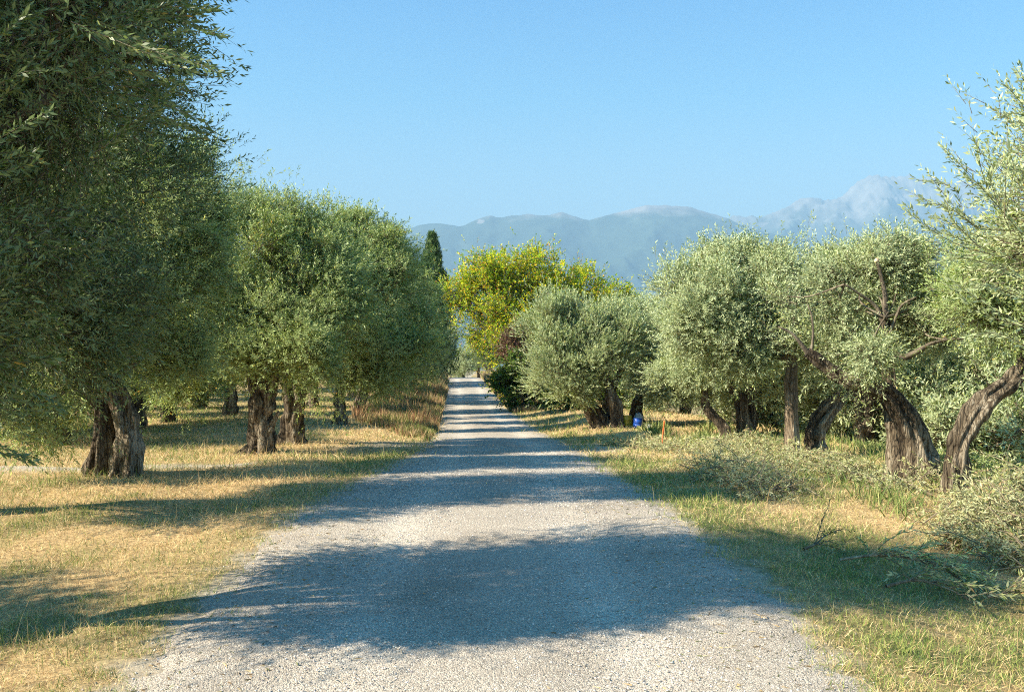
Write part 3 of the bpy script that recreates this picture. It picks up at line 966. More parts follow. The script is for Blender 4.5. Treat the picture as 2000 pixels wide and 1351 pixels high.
# H2 right of it
d = 30.5
gz = float(H((1252 - 1000) / F * d, d)); b = np.array([(1252 - 1000) / F * d, d, gz])
t1 = path([(1244, 828, 11), (1242, 800, 10), (1250, 770, 8), (1275, 730, 5)], d, gz)
build_tree('olive_tree', 'broad silvery olive tree behind the blue drum, its trunk in deep shade', 'olive tree', b,
           [t1],
           [LB(1290, 680, 30, 62, 85), LB(1340, 700, 29.5, 70, 75), LB(1290, 740, 29.6, 55, 40), LB(1350, 640, 30, 60, 50), LB(1400, 700, 29.5, 55, 65), LB(1262, 630, 31, 40, 35), LB(1370, 750, 29, 60, 35)],
           leaf='olive_grey', L=0.084, n_leaf=148500, seed=42, forks=[P(1275, 730, d)], group=ROW_R, up=.9, wisp=.08)

# I: leaning slim trunk 1385-1430
d = 24.0
gz = float(H((1424 - 1000) / F * d, d)); b = np.array([(1424 - 1000) / F * d, d, gz])
t1 = path([(1426, 862, 10), (1412, 835, 10), (1395, 815, 9), (1381, 795, 8), (1377, 765, 6), (1372, 730, 5)], d, gz)
build_tree('olive_tree', 'olive tree with slim dark trunk leaning left, between blue drum and thick forked trunk', 'olive tree', b,
           [t1],
           [LB(1370, 690, 24, 60, 55), LB(1340, 650, 24.3, 55, 50), LB(1400, 640, 24, 50, 50), LB(1330, 730, 24.2, 45, 35)],
           leaf='olive_grey', L=0.077, n_leaf=81000, seed=43, forks=[P(1372, 730, d)], group=ROW_R, up=.8)

# H3: forked trunk 1450
d = 25.0
gz = float(H((1455 - 1000) / F * d, d)); b = np.array([(1455 - 1000) / F * d, d, gz])
t1 = path([(1455, 842, 15), (1452, 815, 13), (1448, 785, 12), (1436, 762, 9), (1415, 745, 7), (1390, 735, 5)], d, gz)
t2 = path([(1462, 838, 11, .1), (1468, 810, 9, .1), (1462, 775, 8, .1), (1470, 730, 6)], d, gz)
build_tree('olive_tree', 'olive tree with thick pale forked trunk, left of the straight post-like trunk', 'olive tree', b,
           [t1, t2],
           [LB(1450, 680, 25, 85, 60), LB(1400, 620, 25.4, 70, 65), LB(1480, 600, 25.6, 80, 70), LB(1500, 720, 24.6, 60, 40), LB(1540, 660, 25, 60, 60)],
           leaf='olive_grey', L=0.076, n_leaf=121500, seed=44, forks=[P(1390, 735, d), P(1470, 730, d)], group=ROW_R, up=.7)

# N: straight trunk 1547
d = 16.8
gz = float(H((1547 - 1000) / F * d, d)); b = np.array([(1547 - 1000) / F * d, d, gz])
t1 = path([(1548, 890, 14), (1547, 850, 13.5), (1546, 800, 12.5), (1545, 745, 12), (1546, 700, 9), (1530, 620, 7)], d, gz)
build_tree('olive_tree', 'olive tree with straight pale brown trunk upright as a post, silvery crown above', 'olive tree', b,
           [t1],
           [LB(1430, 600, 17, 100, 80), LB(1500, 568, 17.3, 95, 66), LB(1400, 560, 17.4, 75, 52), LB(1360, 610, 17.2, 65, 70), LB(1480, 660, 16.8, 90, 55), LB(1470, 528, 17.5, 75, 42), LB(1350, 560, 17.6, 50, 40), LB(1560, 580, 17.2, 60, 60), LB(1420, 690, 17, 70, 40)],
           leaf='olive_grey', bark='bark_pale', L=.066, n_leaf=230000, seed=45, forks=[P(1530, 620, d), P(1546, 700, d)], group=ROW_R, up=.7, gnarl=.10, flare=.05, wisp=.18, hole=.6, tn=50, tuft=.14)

# J: leaning knotty trunk 1600
d = 17.2
gz = float(H((1594 - 1000) / F * d, d)); b = np.array([(1594 - 1000) / F * d, d, gz])
t1 = path([(1596, 890, 20), (1590, 850, 17), (1603, 820, 17), (1627, 790, 15), (1645, 765, 12), (1652, 720, 9), (1640, 640, 6)], d, gz)
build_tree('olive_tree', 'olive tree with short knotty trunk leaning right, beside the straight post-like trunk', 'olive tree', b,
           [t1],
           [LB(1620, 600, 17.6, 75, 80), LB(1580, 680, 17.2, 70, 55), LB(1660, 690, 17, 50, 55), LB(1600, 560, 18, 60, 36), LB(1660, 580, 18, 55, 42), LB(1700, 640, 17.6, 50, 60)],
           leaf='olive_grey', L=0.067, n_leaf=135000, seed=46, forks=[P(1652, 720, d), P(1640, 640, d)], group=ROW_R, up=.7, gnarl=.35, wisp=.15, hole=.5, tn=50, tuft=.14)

# K: the big double trunk with sawn limb
d = 13.2
gz = float(H((1780 - 1000) / F * d, d)); b = np.array([(1780 - 1000) / F * d, d, gz])
t1 = path([(1765, 930, 30, .2), (1757, 870, 22, .22), (1748, 820, 18, .25), (1738, 770, 13, .3), (1735, 710, 11, .3), (1738, 650, 9, .3), (1728, 620, 7, .3)], d, gz)
t2 = path([(1803, 932, 30, -.05), (1789, 870, 25), (1765, 810, 23), (1738, 775, 20), (1708, 757, 17), (1680, 748, 15), (1655, 745, 13), (1625, 725, 12), (1595, 700, 11), (1576, 688, 9)], d, gz)
ex = [path([(1730, 640, 6, .2), (1712, 600, 3.6, .2), (1680, 575, 2.6, .15), (1650, 555, 1.6, .1)], d),
      path([(1728, 625, 6, .2), (1729, 580, 4.5, .2), (1722, 545, 3.8, .2), (1713, 508, 3.4, .15)], d),
      path([(1742, 690, 6, .15), (1765, 698, 6.5, .05), (1790, 688, 5), (1815, 672, 3.4), (1850, 664, 2.4), (1890, 660, 1.5)], d),
      path([(1578, 690, 5), (1562, 668, 3.2), (1545, 650, 2.4), (1520, 638, 1.5)], d),
      path([(1583, 694, 3.2), (1588, 660, 2.4), (1586, 620, 1.8), (1578, 595, 1.2)], d),
      path([(1738, 650, 4, .2), (1750, 620, 2.8, .15), (1762, 595, 2.2, .1), (1790, 580, 1.4)], d)]
kt = build_tree('olive_tree', 'large olive tree with double trunk, dark limb reaching left and sawn off branch end', 'olive tree', b,
           [t1, t2],
           [LB(1690, 545, 13.95, 85, 60, .4), LB(1630, 590, 14.1, 75, 50, .35), LB(1780, 572, 14.1, 72, 62, .45), LB(1790, 620, 13.9, 60, 45, .4), LB(1697, 690, 12.9, 24, 26, .10), LB(1742, 508, 13.8, 62, 46, .4),
            LB(1560, 590, 14.2, 55, 40, .3), LB(1840, 640, 14.0, 50, 30, .35), LB(1655, 545, 14.4, 65, 36, .4), LB(1850, 590, 14.0, 60, 55, .4), LB(1650, 660, 14.2, 40, 30, .25)],
           leaf='olive_grey', L=0.055, n_leaf=135000, seed=47, forks=[P(1728, 620, d + .1), P(1576, 688, d), P(1850, 664, d), P(1650, 555, d)], group=ROW_R, up=.6, wisp=.2, hole=.8, gnarl=.26,
           extra_limbs=ex, limb_r=.012, sub=3, shootn=5, tn=80, tuft=.11, mini=1)
sw = Wood()
q = P(1713, 508, d + .15)
sw.tube([q + [0, .03, -.012], q + [-.003, -.012, .004]], [.031, .031], 14)
cutend = sw.build('sawn_end', flat_mat('fresh_cut_wood', (.72, .52, .32), var=.15, scale=30), kt, b)

# M: curved leaning trunk at the right edge
d = 12.0
gz = float(H((1868 - 1000) / F * d, d)); b = np.array([(1868 - 1000) / F * d, d, gz])
t1 = path([(1862, 925, 16), (1872, 880, 19), (1888, 840, 20), (1908, 805, 22), (1935, 775, 18), (1965, 752, 17), (1992, 722, 13), (2015, 670, 10), (2060, 600, 8)], d, gz)
build_tree('olive_tree', 'olive tree with bare curved trunk leaning out of the right picture edge', 'olive tree', b,
           [t1],
           [LB(1960, 580, 12.4, 80, 60), LB(2070, 540, 12, 90, 80), LB(1925, 600, 12.2, 60, 45), LB(2080, 640, 12, 90, 70), LB(1900, 540, 12.8, 45, 40)],
           leaf='olive_green', L=0.055, n_leaf=130000, tn=50, tuft=.14, seed=48, forks=[P(2015, 670, d), P(2060, 600, d)], group=ROW_R, up=.5, wisp=.2, hole=.45, gnarl=.35)

# P: near tree, trunk outside the frame to the right, shoots reach in
b = np.array([5.6, 6.4, float(H(5.6, 6.4))])
sh = []
rr = np.random.default_rng(202)
raw = [[(2030, 500), (1945, 400), (1885, 335), (1845, 285)], [(2020, 450), (1905, 435), (1850, 385), (1814, 345)], [(1985, 500), (1880, 470), (1810, 440), (1776, 408)],
       [(2040, 260), (1990, 200), (1965, 160)], [(2040, 250), (1985, 225), (1945, 225)], [(2060, 210), (2010, 185), (1985, 150)], [(1960, 420), (1965, 350), (1972, 290)],
       [(1935, 390), (1925, 330), (1905, 280)], [(2010, 400), (2000, 340), (2015, 270)], [(1900, 430), (1840, 400), (1800, 385)], [(1990, 460), (1940, 350), (1960, 310)],
       [(2020, 560), (1930, 520), (1870, 500), (1830, 510)], [(2010, 640), (1920, 610), (1860, 560)], [(2020, 680), (1950, 650), (1890, 655)], [(1960, 300), (1945, 330), (1925, 300)], [(2030, 330), (1975, 330), (1930, 345)],
       [(1930, 470), (1870, 440), (1850, 400)], [(2040, 600), (1960, 560), (1900, 560)], [(1915, 470), (1860, 455), (1835, 430)], [(2020, 380), (1960, 385), (1900, 392)]]
for k, pl in enumerate(raw):
    for rep in range(2):
        d0 = 6.0 + rr.uniform(-.5, .6)
        j = rr.normal(0, 9 if rep else 3, (len(pl), 2))
        sh.append(([P(a + jj[0], c + jj[1], d0 - .1 * i) for i, ((a, c), jj) in enumerate(zip(pl, j))], 2))
build_tree('olive_tree', 'near olive tree whose leafy shoots reach in from the right edge against sky and mountain', 'olive tree', b,
           [([b - [0, 0, .2], b + [0, 0, .8], b + [-.1, 0, 1.5]], [.36, .26, .22])],
           [LB(2190, 440, 6.4, 170, 180, .6), LB(2130, 600, 6.5, 110, 90, .4), LB(2330, 260, 6.4, 170, 130, .7), LB(2350, 560, 6.4, 220, 180, .7), LB(2060, 460, 6.6, 60, 70, .3)],
           leaf='olive_grey', L=0.048, n_leaf=62000, seed=49, forks=[b + [-.1, 0, 1.5]], group=ROW_R, shoots=sh, wisp=.1, hole=.6, twig_w=.006, shootn=3)

# ======================================================= cypress
def cypress():
    d = 85.0
    x = (842 - 1000) / F * d
    gz = float(H(x, d)); b = np.array([x, d, gz])
    r = np.random.default_rng(61)
    t = thing('cypress_tree', 'dark narrow cypress rising above the olive crowns left of the road', 'cypress', b)
    w_ = Wood()
    top = P(842, 462, d)
    w_.tube([b - [0, 0, .2], b + [0, 0, 3], top - [0, 0, 1]], [.22, .18, .04], 10, .1, .2, 3, step=.4)
    w_.build('trunk', M['bark'], t, b)
    n = 15000
    hh = top[2] - gz
    u = r.random(n) ** .8
    prof = np.interp(u, [0, .06, .4, .72, .86, 1], [.6, 1.35, 1.35, .95, .6, .08])
    az = r.uniform(0, 6.283, n)
    lump = 1 + .18 * np.sin(az * 3 + u * 14) + .12 * np.sin(az * 5 - u * 31)
    rad = prof * lump * r.uniform(.6, 1.0, n)
    p = np.stack([x + rad * np.cos(az) + .15 * np.sin(u * 9), d + rad * np.sin(az), gz + .3 + u * (hh - .3)], -1)
    # the side leader that makes the crown broaden to the right lower down
    k = r.random(n) < .25
    p[k, 0] += .95; p[k, 2] = gz + (p[k, 2] - gz) * .74
    p += r.normal(size=p.shape) * .09
    dv = np.stack([np.cos(az) * .35, np.sin(az) * .35, np.ones(n)], -1)
    V = sprig_leaves(p, dv, np.full(n, .4), 4, .22, .06, r, spread=.4, droop=0)
    make_mesh('crown', V, 4, np.arange(len(V)), M['cypress_leaf'], t, loc=b)
cypress()

# ======================================================= the yellowing broadleaf tree
def yellow_tree():
    d = 56.0
    x = (1005 - 1000) / F * d
    gz = float(H(x, d)); b = np.array([x, d, gz])
    t0 = np.array([x, d, gz])
    lb = [LB(925, 570, d, 62, 28), LB(1000, 560, d, 62, 36), LB(1080, 568, d + 1, 62, 28), LB(1150, 585, d, 55, 21), LB(945, 640, d - 1, 52, 34), LB(1010, 620, d - 1, 62, 34),
          LB(990, 690, d - 1.5, 38, 30), LB(950, 525, d, 28, 16), LB(1040, 510, d + .5, 50, 15), LB(1200, 585, d + 1, 36, 22), LB(1130, 555, d + 1, 45, 22), LB(890, 578, d, 30, 16), LB(1000, 740, d - 1.5, 28, 25), LB(1060, 610, d, 60, 25)]
    trunk = [([t0 - [0, 0, .3], t0 + [0, 0, 1.2], t0 + [.1, 0, 2.2]], [.30, .24, .22])]
    r = np.random.default_rng(71)
    sh = []
    spec = [(905, 503), (925, 495), (945, 500), (965, 492), (985, 490), (1010, 487), (1035, 488), (1060, 490), (1085, 494), (1100, 510), (1120, 525), (1155, 515), (1180, 545), (1205, 545), (1230, 560), (1218, 590),
            (865, 575), (862, 560), (885, 545), (900, 525), (1140, 540), (1070, 520), (1020, 505), (955, 515), (1000, 510), (1170, 560)]
    for (a, c) in spec:
        cx = 1010 + (a - 1010) * .55
        p0 = P(cx, 610, d + r.uniform(-1, 1)); p2 = P(a, c, d + r.uniform(-1.5, 1.5))
        mid = (p0 + p2) / 2 + np.array([(p2[0] - p0[0]) * .15, 0, -.1])
        sh.append([p0, mid, p2])
    t = build_tree('broadleaf_tree', 'yellow green autumn tree with spiky top standing behind the round olive', 'tree', b, trunk, lb, leaf='yellow_leaf', bark='bark',
                   L=.115, ratio=.7, n_leaf=66000, K=6, seed=72, up=.6, hole=1.8, wisp=.35, sprig=.5, tuft=.34, shootn=1.5, forks=[t0 + [.1, 0, 2.2]], limb_r=.10, twig_w=.02, spread=1.1)
    # twiggy uprights each dressed with leaves
    w_ = Wood(); V = []
    for pl in sh:
        c = w_.tube(pl, [.05, .03, .008], 5, step=.12, cap=False)
        c2 = c[int(len(c) * .35):]
        bp = np.repeat(c2, 5, 0) + r.normal(size=(len(c2) * 5, 3)) * .17
        V.append(sprig_leaves(bp, r.normal(size=bp.shape) * .6 + [0, 0, .6], np.full(len(bp), .2), 4, .13, .09, r, spread=1.1))
    V = np.concatenate(V)
    make_mesh('leafy_shoots', V, 4, np.arange(len(V)), M['yellow_leaf'], t, loc=b)
    w_.build('upright_branches', M['twig'], t, b)
yellow_tree()

# ======================================================= shrubs
def shrub(name, label, cat, d, lobes, leaf, L, ratio, n, seed, K=6, up=.4, group=None, hole=.3):
    lb = [LB(a, c, d + dd, e, f) for a, c, e, f, dd in lobes]
    cx = np.mean([q[0] for q in lb])
    b = np.array([cx, d, float(H(cx, d))])
    stems = []
    r = np.random.default_rng(seed)
    for k in range(5):
        e = b + np.array([r.uniform(-.5, .5), r.uniform(-.3, .3), r.uniform(.6, 1.4)])
        stems.append(([b + [r.uniform(-.2, .2), 0, -.1], (b + e) / 2 + r.normal(size=3) * .05, e], [.05, .035, .02]))
    return build_tree(name, label, cat, b, stems, lb, leaf=leaf, L=L, ratio=ratio, n_leaf=n, K=K, seed=seed, up=up, hole=hole, trunk_seg=8, gnarl=.1, flare=0,
                      limbs=False, twig_w=.012, group=group, sprig=.3)
shrub('shrub', 'reddish brown shrub between the yellow tree and the round olive', 'shrub', 50, [(1003, 678, 26, 24, -1), (1018, 708, 22, 34, -1.5), (1008, 745, 20, 26, -1.5)], 'red_leaf', .14, .5, 9000, 81)
shrub('ivy_shrub', 'dark green ivy clad hedge shrub at the right road edge', 'shrub', 47, [(1015, 772, 25, 30, 0), (990, 768, 12, 28, 1), (1050, 775, 30, 28, .5), (1000, 720, 18, 35, .5), (1095, 785, 26, 18, 1)], 'ivy_leaf', .13, .7, 16000, 82)
shrub('broad_shrub', 'low dark shrub in shade behind the leaning trunk of the round olive', 'shrub', 42, [(1100, 770, 40, 26, 0), (1150, 770, 40, 30, 0), (1220, 780, 40, 28, 0)], 'ivy_leaf', .12, .6, 12000, 83)

# ======================================================= grove olives further off: four forms, copied
def grove_form(seed, leaf, low=False):
    r = np.random.default_rng(seed)
    b = np.array([0., 0, 0])
    lb = []
    zc_ = 2.2 if low else 3.0
    lb.append([0, 0, zc_, 1.7, 1.7, 1.5])
    for k in range(7):
        a = k / 7 * 6.283 + r.uniform(-.3, .3)
        lb.append([1.5 * math.cos(a), 1.5 * math.sin(a), zc_ + r.uniform(-.9, .7), r.uniform(.8, 1.15), r.uniform(.8, 1.15), r.uniform(.7, 1.1)])
    for k in range(2):
        lb.append([r.uniform(-.6, .6), r.uniform(-.6, .6), zc_ + 1.3, .9, .9, .8])
    lean = r.uniform(-.25, .25, 2)
    top = np.array([lean[0], lean[1], 1.6])
    tr = [([[0, 0, -.3], [lean[0] * .3, lean[1] * .4, .7], top], [.27, .2, .17]),
          ([[.08, 0, .3], [.25, .1, 1.1], [.6, .2, 1.9]], [.12, .11, .08])]
    return build_tree('olive_tree', 'x', 'olive tree', b, tr, lb, leaf=leaf, L=.13, ratio=.28, n_leaf=46000, K=8, seed=seed, up=.7, forks=[top], trunk_seg=14, wisp=.12, sub=3, twig_w=.012, sprig=.32)
forms = [grove_form(301, 'olive_green'), grove_form(302, 'olive_green', True), grove_form(303, 'olive_grey'), grove_form(304, 'olive_grey', True), grove_form(305, 'olive_dark')]
used = set()
def place(fi, px, d, sc, rot, label, group, dz=0.0, x=None):
    src = forms[fi]
    if fi in used:
        o = src.copy(); C.objects.link(o)
        for ch in src.children:
            c = ch.copy(); C.objects.link(c); c.parent = o
    else:
        o = src; used.add(fi)
    xx = (px - 1000) / F * d if x is None else x
    o.location = (xx, d, float(H(xx, d)) + dz)
    o.rotation_euler = (0, 0, rot)
    o.scale = (sc, sc, sc)
    o['label'] = label
    o['group'] = group
    return o
GL = 'olive trees of the grove behind the first left row'
GR = 'olive trees on the slope falling away to the right'
GV = 'olive trees lining the far road'
left_list = [
    (0, -3300, 4.4, .95, 5.1, 'unseen olive beyond the left picture edge, added to shade the near grass'),  # added out of view, only to cast shade on the near left grass
    (1, 110, 22, .95, 0.3, 'grove olive whose dark trunk stands at the far left behind low hanging leaves'),
    (0, 270, 28, 1.0, 1.4, 'grove olive with short dark trunk right behind the leaning forked trunk'),
    (1, 326, 31, 1.0, 2.3, 'grove olive with short trunk in the gap between leaning trunk and stout pale trunk'),
    (0, 452, 37, 1.1, 4.0, 'grove olive behind and left of the stout pale trunk'),
    (4, 610, 44, 1.1, 5.0, 'grove olive behind the dark flared trunk'),
    (0, -60, 24.5, 1.1, 2.9, 'grove olive behind the dense dark crown at the left edge'),
    (4, 30, 27, 1.1, .9, 'grove olive far behind the low leaves at the left picture edge'),
    (0, 190, 36, 1.15, 3.3, 'third row olive seen left of the leaning forked trunk'),
    (1, 390, 45, 1.2, 1.9, 'third row olive behind the gap left of the stout pale trunk'),
    (4, 520, 56, 1.3, 2.2, 'olive deep in the grove behind the stout pale trunk'),
    (0, 690, 60, 1.2, 5.9, 'olive deep in the grove above the tall brown weeds'),
    (4, 300, 55, 1.3, 1.1, 'olive deep in the grove behind the gap beside the leaning trunk'),
    (0, 80, 42, 1.2, 4.4, 'olive deep in the grove at the far left'),
    (4, 420, 68, 1.4, 0.4, 'farthest olive of the grove left of the stout pale trunk'),
    (0, 600, 75, 1.4, 3.8, 'farthest olive of the grove behind the dark flared trunk'),
    (0, 160, 60, 1.4, 2.1, 'farthest olive of the grove at the far left'),
]
for fi, px, d, s_, rz, lab in left_list:
    place(fi, px, d, s_, rz, lab, GL)
far_road = [
    (0, 752, 46, 1.15, .2, 'olive tree above the brown weeds, before the cypress'),
    (4, 778, 56, 1.15, 1.2, 'dark olive tree on the left verge in front of the cypress'),
    (2, 805, 66, 1.15, 2.2, 'greyish olive tree on the left verge below the cypress'),
    (2, 818, 80, 1.25, 3.2, 'pale olive tree with rounded top on the left verge near the crest'),
    (3, 833, 98, 1.2, 4.2, 'last olive tree on the left verge beside the crest'),
    (3, 905, 128, 1.05, .7, 'left of the two round olives beyond the road crest'),
    (2, 935, 134, 1.15, 1.7, 'right of the two round olives beyond the road crest'),
    (4, 955, 112, .9, 2.7, 'small dark olive beyond the crest at the right verge'),
    (2, 1215, 52, 1.1, .5, 'greyish olive rising right behind the round olive'),
    (3, 1150, 45, 1.0, 2.5, 'olive peeping over the top of the round olive'),
    (2, 1275, 48, 1.15, 4.5, 'olive behind the broad silvery crown right of the round olive'),
    (2, 1075, 75, 1.2, 3.9, 'olive hidden behind the yellow green tree'),
]
for fi, px, d, s_, rz, lab in far_road:
    place(fi, px, d, s_, rz, lab, GV)
right_list = [
    (3, 1340, 40, 1.15, .4, 'slope olive behind the slim leaning trunk'),
    (2, 1420, 44, 1.25, 1.4, 'slope olive behind the thick pale forked trunk'),
    (3, 1500, 33, 1.15, 2.4, 'slope olive behind the straight post-like trunk'),
    (3, 1600, 30, 1.15, 3.4, 'slope olive behind the short knotty trunk leaning right'),
    (3, 1690, 24, 1.1, 4.4, 'slope olive in shade directly behind the double trunk'),
    (3, 1840, 27, 1.2, 5.4, 'slope olive seen between the double trunk and the curved trunk'),
    (2, 1790, 36, 1.2, .9, 'slope olive lower down behind the double trunk'),
    (3, 1950, 22, 1.05, 1.9, 'slope olive below the curved trunk at the right edge'),
    (3, 1960, 33, 1.25, 2.9, 'slope olive further down at the right edge'),
    (2, 1560, 52, 1.4, 3.9, 'distant slope olive behind the straight trunk crown'),
    (3, 1690, 50, 1.4, 4.9, 'distant slope olive behind the sawn branch'),
    (2, 2060, 27, 1.2, 5.9, 'slope olive just outside the curved trunk on the right'),
    (2, 1880, 55, 1.3, .1, 'farthest slope olive below the strip of distant fields'),
    (3, 1260, 60, 1.3, 1.1, 'farthest slope olive near the distant farmhouse'),
]
for fi, px, d, s_, rz, lab in right_list:
    place(fi, px, d, s_, rz, lab, GR)

# ======================================================= cut brush
def brush(label, heap, n_tw, seed, leafn=6, L=.06, group='heaps of cut olive branches', name='brush_pile', leafdens=2, leaf='cut_leaf'):
    """heap: list of (px, ground distance, radius m, height m)"""
    r = np.random.default_rng(seed)
    px, d0 = heap[0][:2]
    b = G(px, d0)
    t = thing(name, label, 'brush pile', b, group)
    w_ = Wood(); V = []
    wt = np.array([h[2] ** 2 for h in heap]); wt = wt / wt.sum()
    for k in range(n_tw):
        h = heap[r.choice(len(heap), p=wt)]
        c = G(h[0], h[1])
        a = r.uniform(0, 6.283); q = math.sqrt(r.random()) * h[2]
        x, y = c[0] + q * math.cos(a), c[1] + q * math.sin(a)
        z = float(H(x, y)) + h[3] * (1 - (q / h[2]) ** 2) * r.uniform(.05, .85)
        az = r.uniform(0, 6.283); el = r.uniform(-.15, .9)
        ln = r.uniform(.35, .8)
        dv = np.array([math.cos(az) * math.cos(el), math.sin(az) * math.cos(el), math.sin(el)])
        p0 = np.array([x, y, z]) - dv * ln * .4
        p2 = p0 + dv * ln
        p0[2] = max(p0[2], float(H(p0[0], p0[1])) + .02); p2[2] = max(p2[2], float(H(p2[0], p2[1])) + .03)
        p1 = (p0 + p2) / 2 + r.normal(size=3) * .04 + np.array([0, 0, .03])
        cc = w_.tube([p0, p1, p2], [.008, .006, .0025], 4, step=.09, cap=False)
        tn = unit(np.gradient(cc, axis=0))
        cc = cc[1:]; tn = tn[1:]
        bp = np.repeat(cc, leafdens, 0); bd = np.repeat(tn, leafdens, 0) + r.normal(size=bp.shape) * .5
        V.append(sprig_leaves(bp, bd, np.full(len(bp), .09), leafn, L, L * .24, r, spread=.8, droop=.25))
    V = np.concatenate(V)
    make_mesh('leaves', V, 4, np.arange(len(V)), M[leaf], t, loc=b)
    for k in range(n_tw // 10):            # bare cut sticks lying over the heap
        h = heap[r.choice(len(heap), p=wt)]
        c = G(h[0], h[1])
        a = r.uniform(0, 6.283); q = math.sqrt(r.random()) * h[2] * 1.1
        x, y = c[0] + q * math.cos(a), c[1] + q * math.sin(a)
        z = float(H(x, y)) + .05 + h[3] * max(0, 1 - (q / h[2]) ** 2) * r.uniform(.5, 1.0)
        az = r.uniform(0, 6.283); el = r.uniform(-.1, .9); ln = r.uniform(.3, .7)
        dv = np.array([math.cos(az) * math.cos(el), math.sin(az) * math.cos(el), math.sin(el)]) * ln / 2
        p0 = np.array([x, y, z]); pa = p0 - dv; pb = p0 + dv
        pa[2] = max(pa[2], float(H(pa[0], pa[1])) + .02); pb[2] = max(pb[2], float(H(pb[0], pb[1])) + .03)
        w_.tube([pa, (pa + pb) / 2 + r.normal(size=3) * .03, pb], [.011, .008, .004], 5, step=.1)
    w_.build('twigs', M['cut_twig'], t, b)
    return t
brush('large pale heap of cut olive branches at the right picture edge', [(1965, 9.4, .55, .7), (1905, 10.2, .4, .45), (2040, 9.0, .7, .7), (1970, 10.6, .55, .6), (1885, 9.4, .28, .22), (2000, 8.4, .38, .32)], 430, 91, L=.052)
brush('spread heap of cut olive branches in the middle of the right verge', [(1440, 13.0, .7, .28), (1400, 14.6, .55, .22), (1480, 12.0, .5, .28), (1490, 14.3, .55, .35), (1530, 12.0, .3, .15)], 230, 92, L=.052)
brush('pale cut branches around the foot of the straight post-like trunk', [(1500, 17, .7, .45), (1440, 18.5, .8, .4), (1560, 16, .5, .2)], 220, 93, L=.062)
brush('cut branches lying at the foot of the double trunk', [(1745, 12.2, .4, .10), (1680, 13.2, .4, .14), (1835, 12.6, .35, .22), (1620, 14.8, .5, .15)], 120, 94, L=.055)
brush('thin litter of cut twigs beside the orange stake', [(1300, 20, .8, .14), (1345, 18.9, .8, .18), (1240, 21.5, .7, .1)], 150, 95, L=.07)
brush('low green weeds and twigs behind the curved trunk', [(1905, 13.2, .5, .35), (1840, 14.0, .45, .3), (1975, 12.2, .4, .35)], 150, 96, L=.055, leaf='olive_green')

def bough(label, stem, side_n, seed, leaf='olive_grey', L=.065):
    """a single cut bough lying on the grass; stem = list of (px, distance, height above ground)"""
    r = np.random.default_rng(seed)
    pts = []
    for px, d, h in stem:
        g = G(px, d); g[2] += h; pts.append(g)
    pts = np.array(pts)
    b = pts[0].copy()
    t = thing('cut_bough', label, 'cut bough', b, 'cut boughs lying on the verge')
    w_ = Wood(); V = []
    c = w_.tube(pts, np.linspace(.014, .005, len(pts)), 6, step=.05)
    for k in range(side_n):
        i = r.integers(int(len(c) * .25), len(c))
        tn = unit(c[min(i + 1, len(c) - 1)] - c[i - 1])
        dv = unit(tn + r.normal(size=3) * [.7, .7, .35] + [0, 0, .15])
        ln = r.uniform(.2, .5)
        e = c[i] + dv * ln
        e[2] = max(e[2], float(H(e[0], e[1])) + .04)
        cc = w_.tube([c[i], (c[i] + e) / 2 + [0, 0, .03], e], [.005, .004, .0015], 4, step=.05, cap=False)
        tt = unit(np.gradient(cc, axis=0))
        V.append(sprig_leaves(np.repeat(cc[1:], 2, 0), np.repeat(tt[1:], 2, 0) + r.normal(size=(2 * (len(cc) - 1), 3)) * .15, np.full(2 * (len(cc) - 1), .04), 2, L, L * .24, r, spread=.8, droop=.1))
    V = np.concatenate(V)
    make_mesh('leaves', V, 4, np.arange(len(V)), M[leaf], t, loc=b)
    w_.build('stem', M['cut_twig'], t, b)
bough('long leafy olive bough lying on the grass in the right foreground', [(1640, 8.1, .05), (1700, 8.05, .14), (1760, 7.95, .2), (1830, 7.85, .16), (1890, 7.8, .06)], 46, 111, L=.055)
bough('smaller olive bough below the long one, leaves pale', [(1730, 7.3, .04), (1790, 7.45, .12), (1850, 7.4, .1), (1900, 7.3, .05)], 12, 112, leaf='cut_leaf')
bough('short dark olive twig sticking up beside the long bough', [(1570, 8.5, .04), (1592, 8.6, .08), (1612, 8.7, .18)], 5, 113, leaf='olive_dark', L=.045)
bough('leafy bough at the lower right picture edge', [(1930, 7.5, .05), (1980, 7.4, .12), (2060, 7.3, .15)], 26, 114, leaf='cut_leaf')

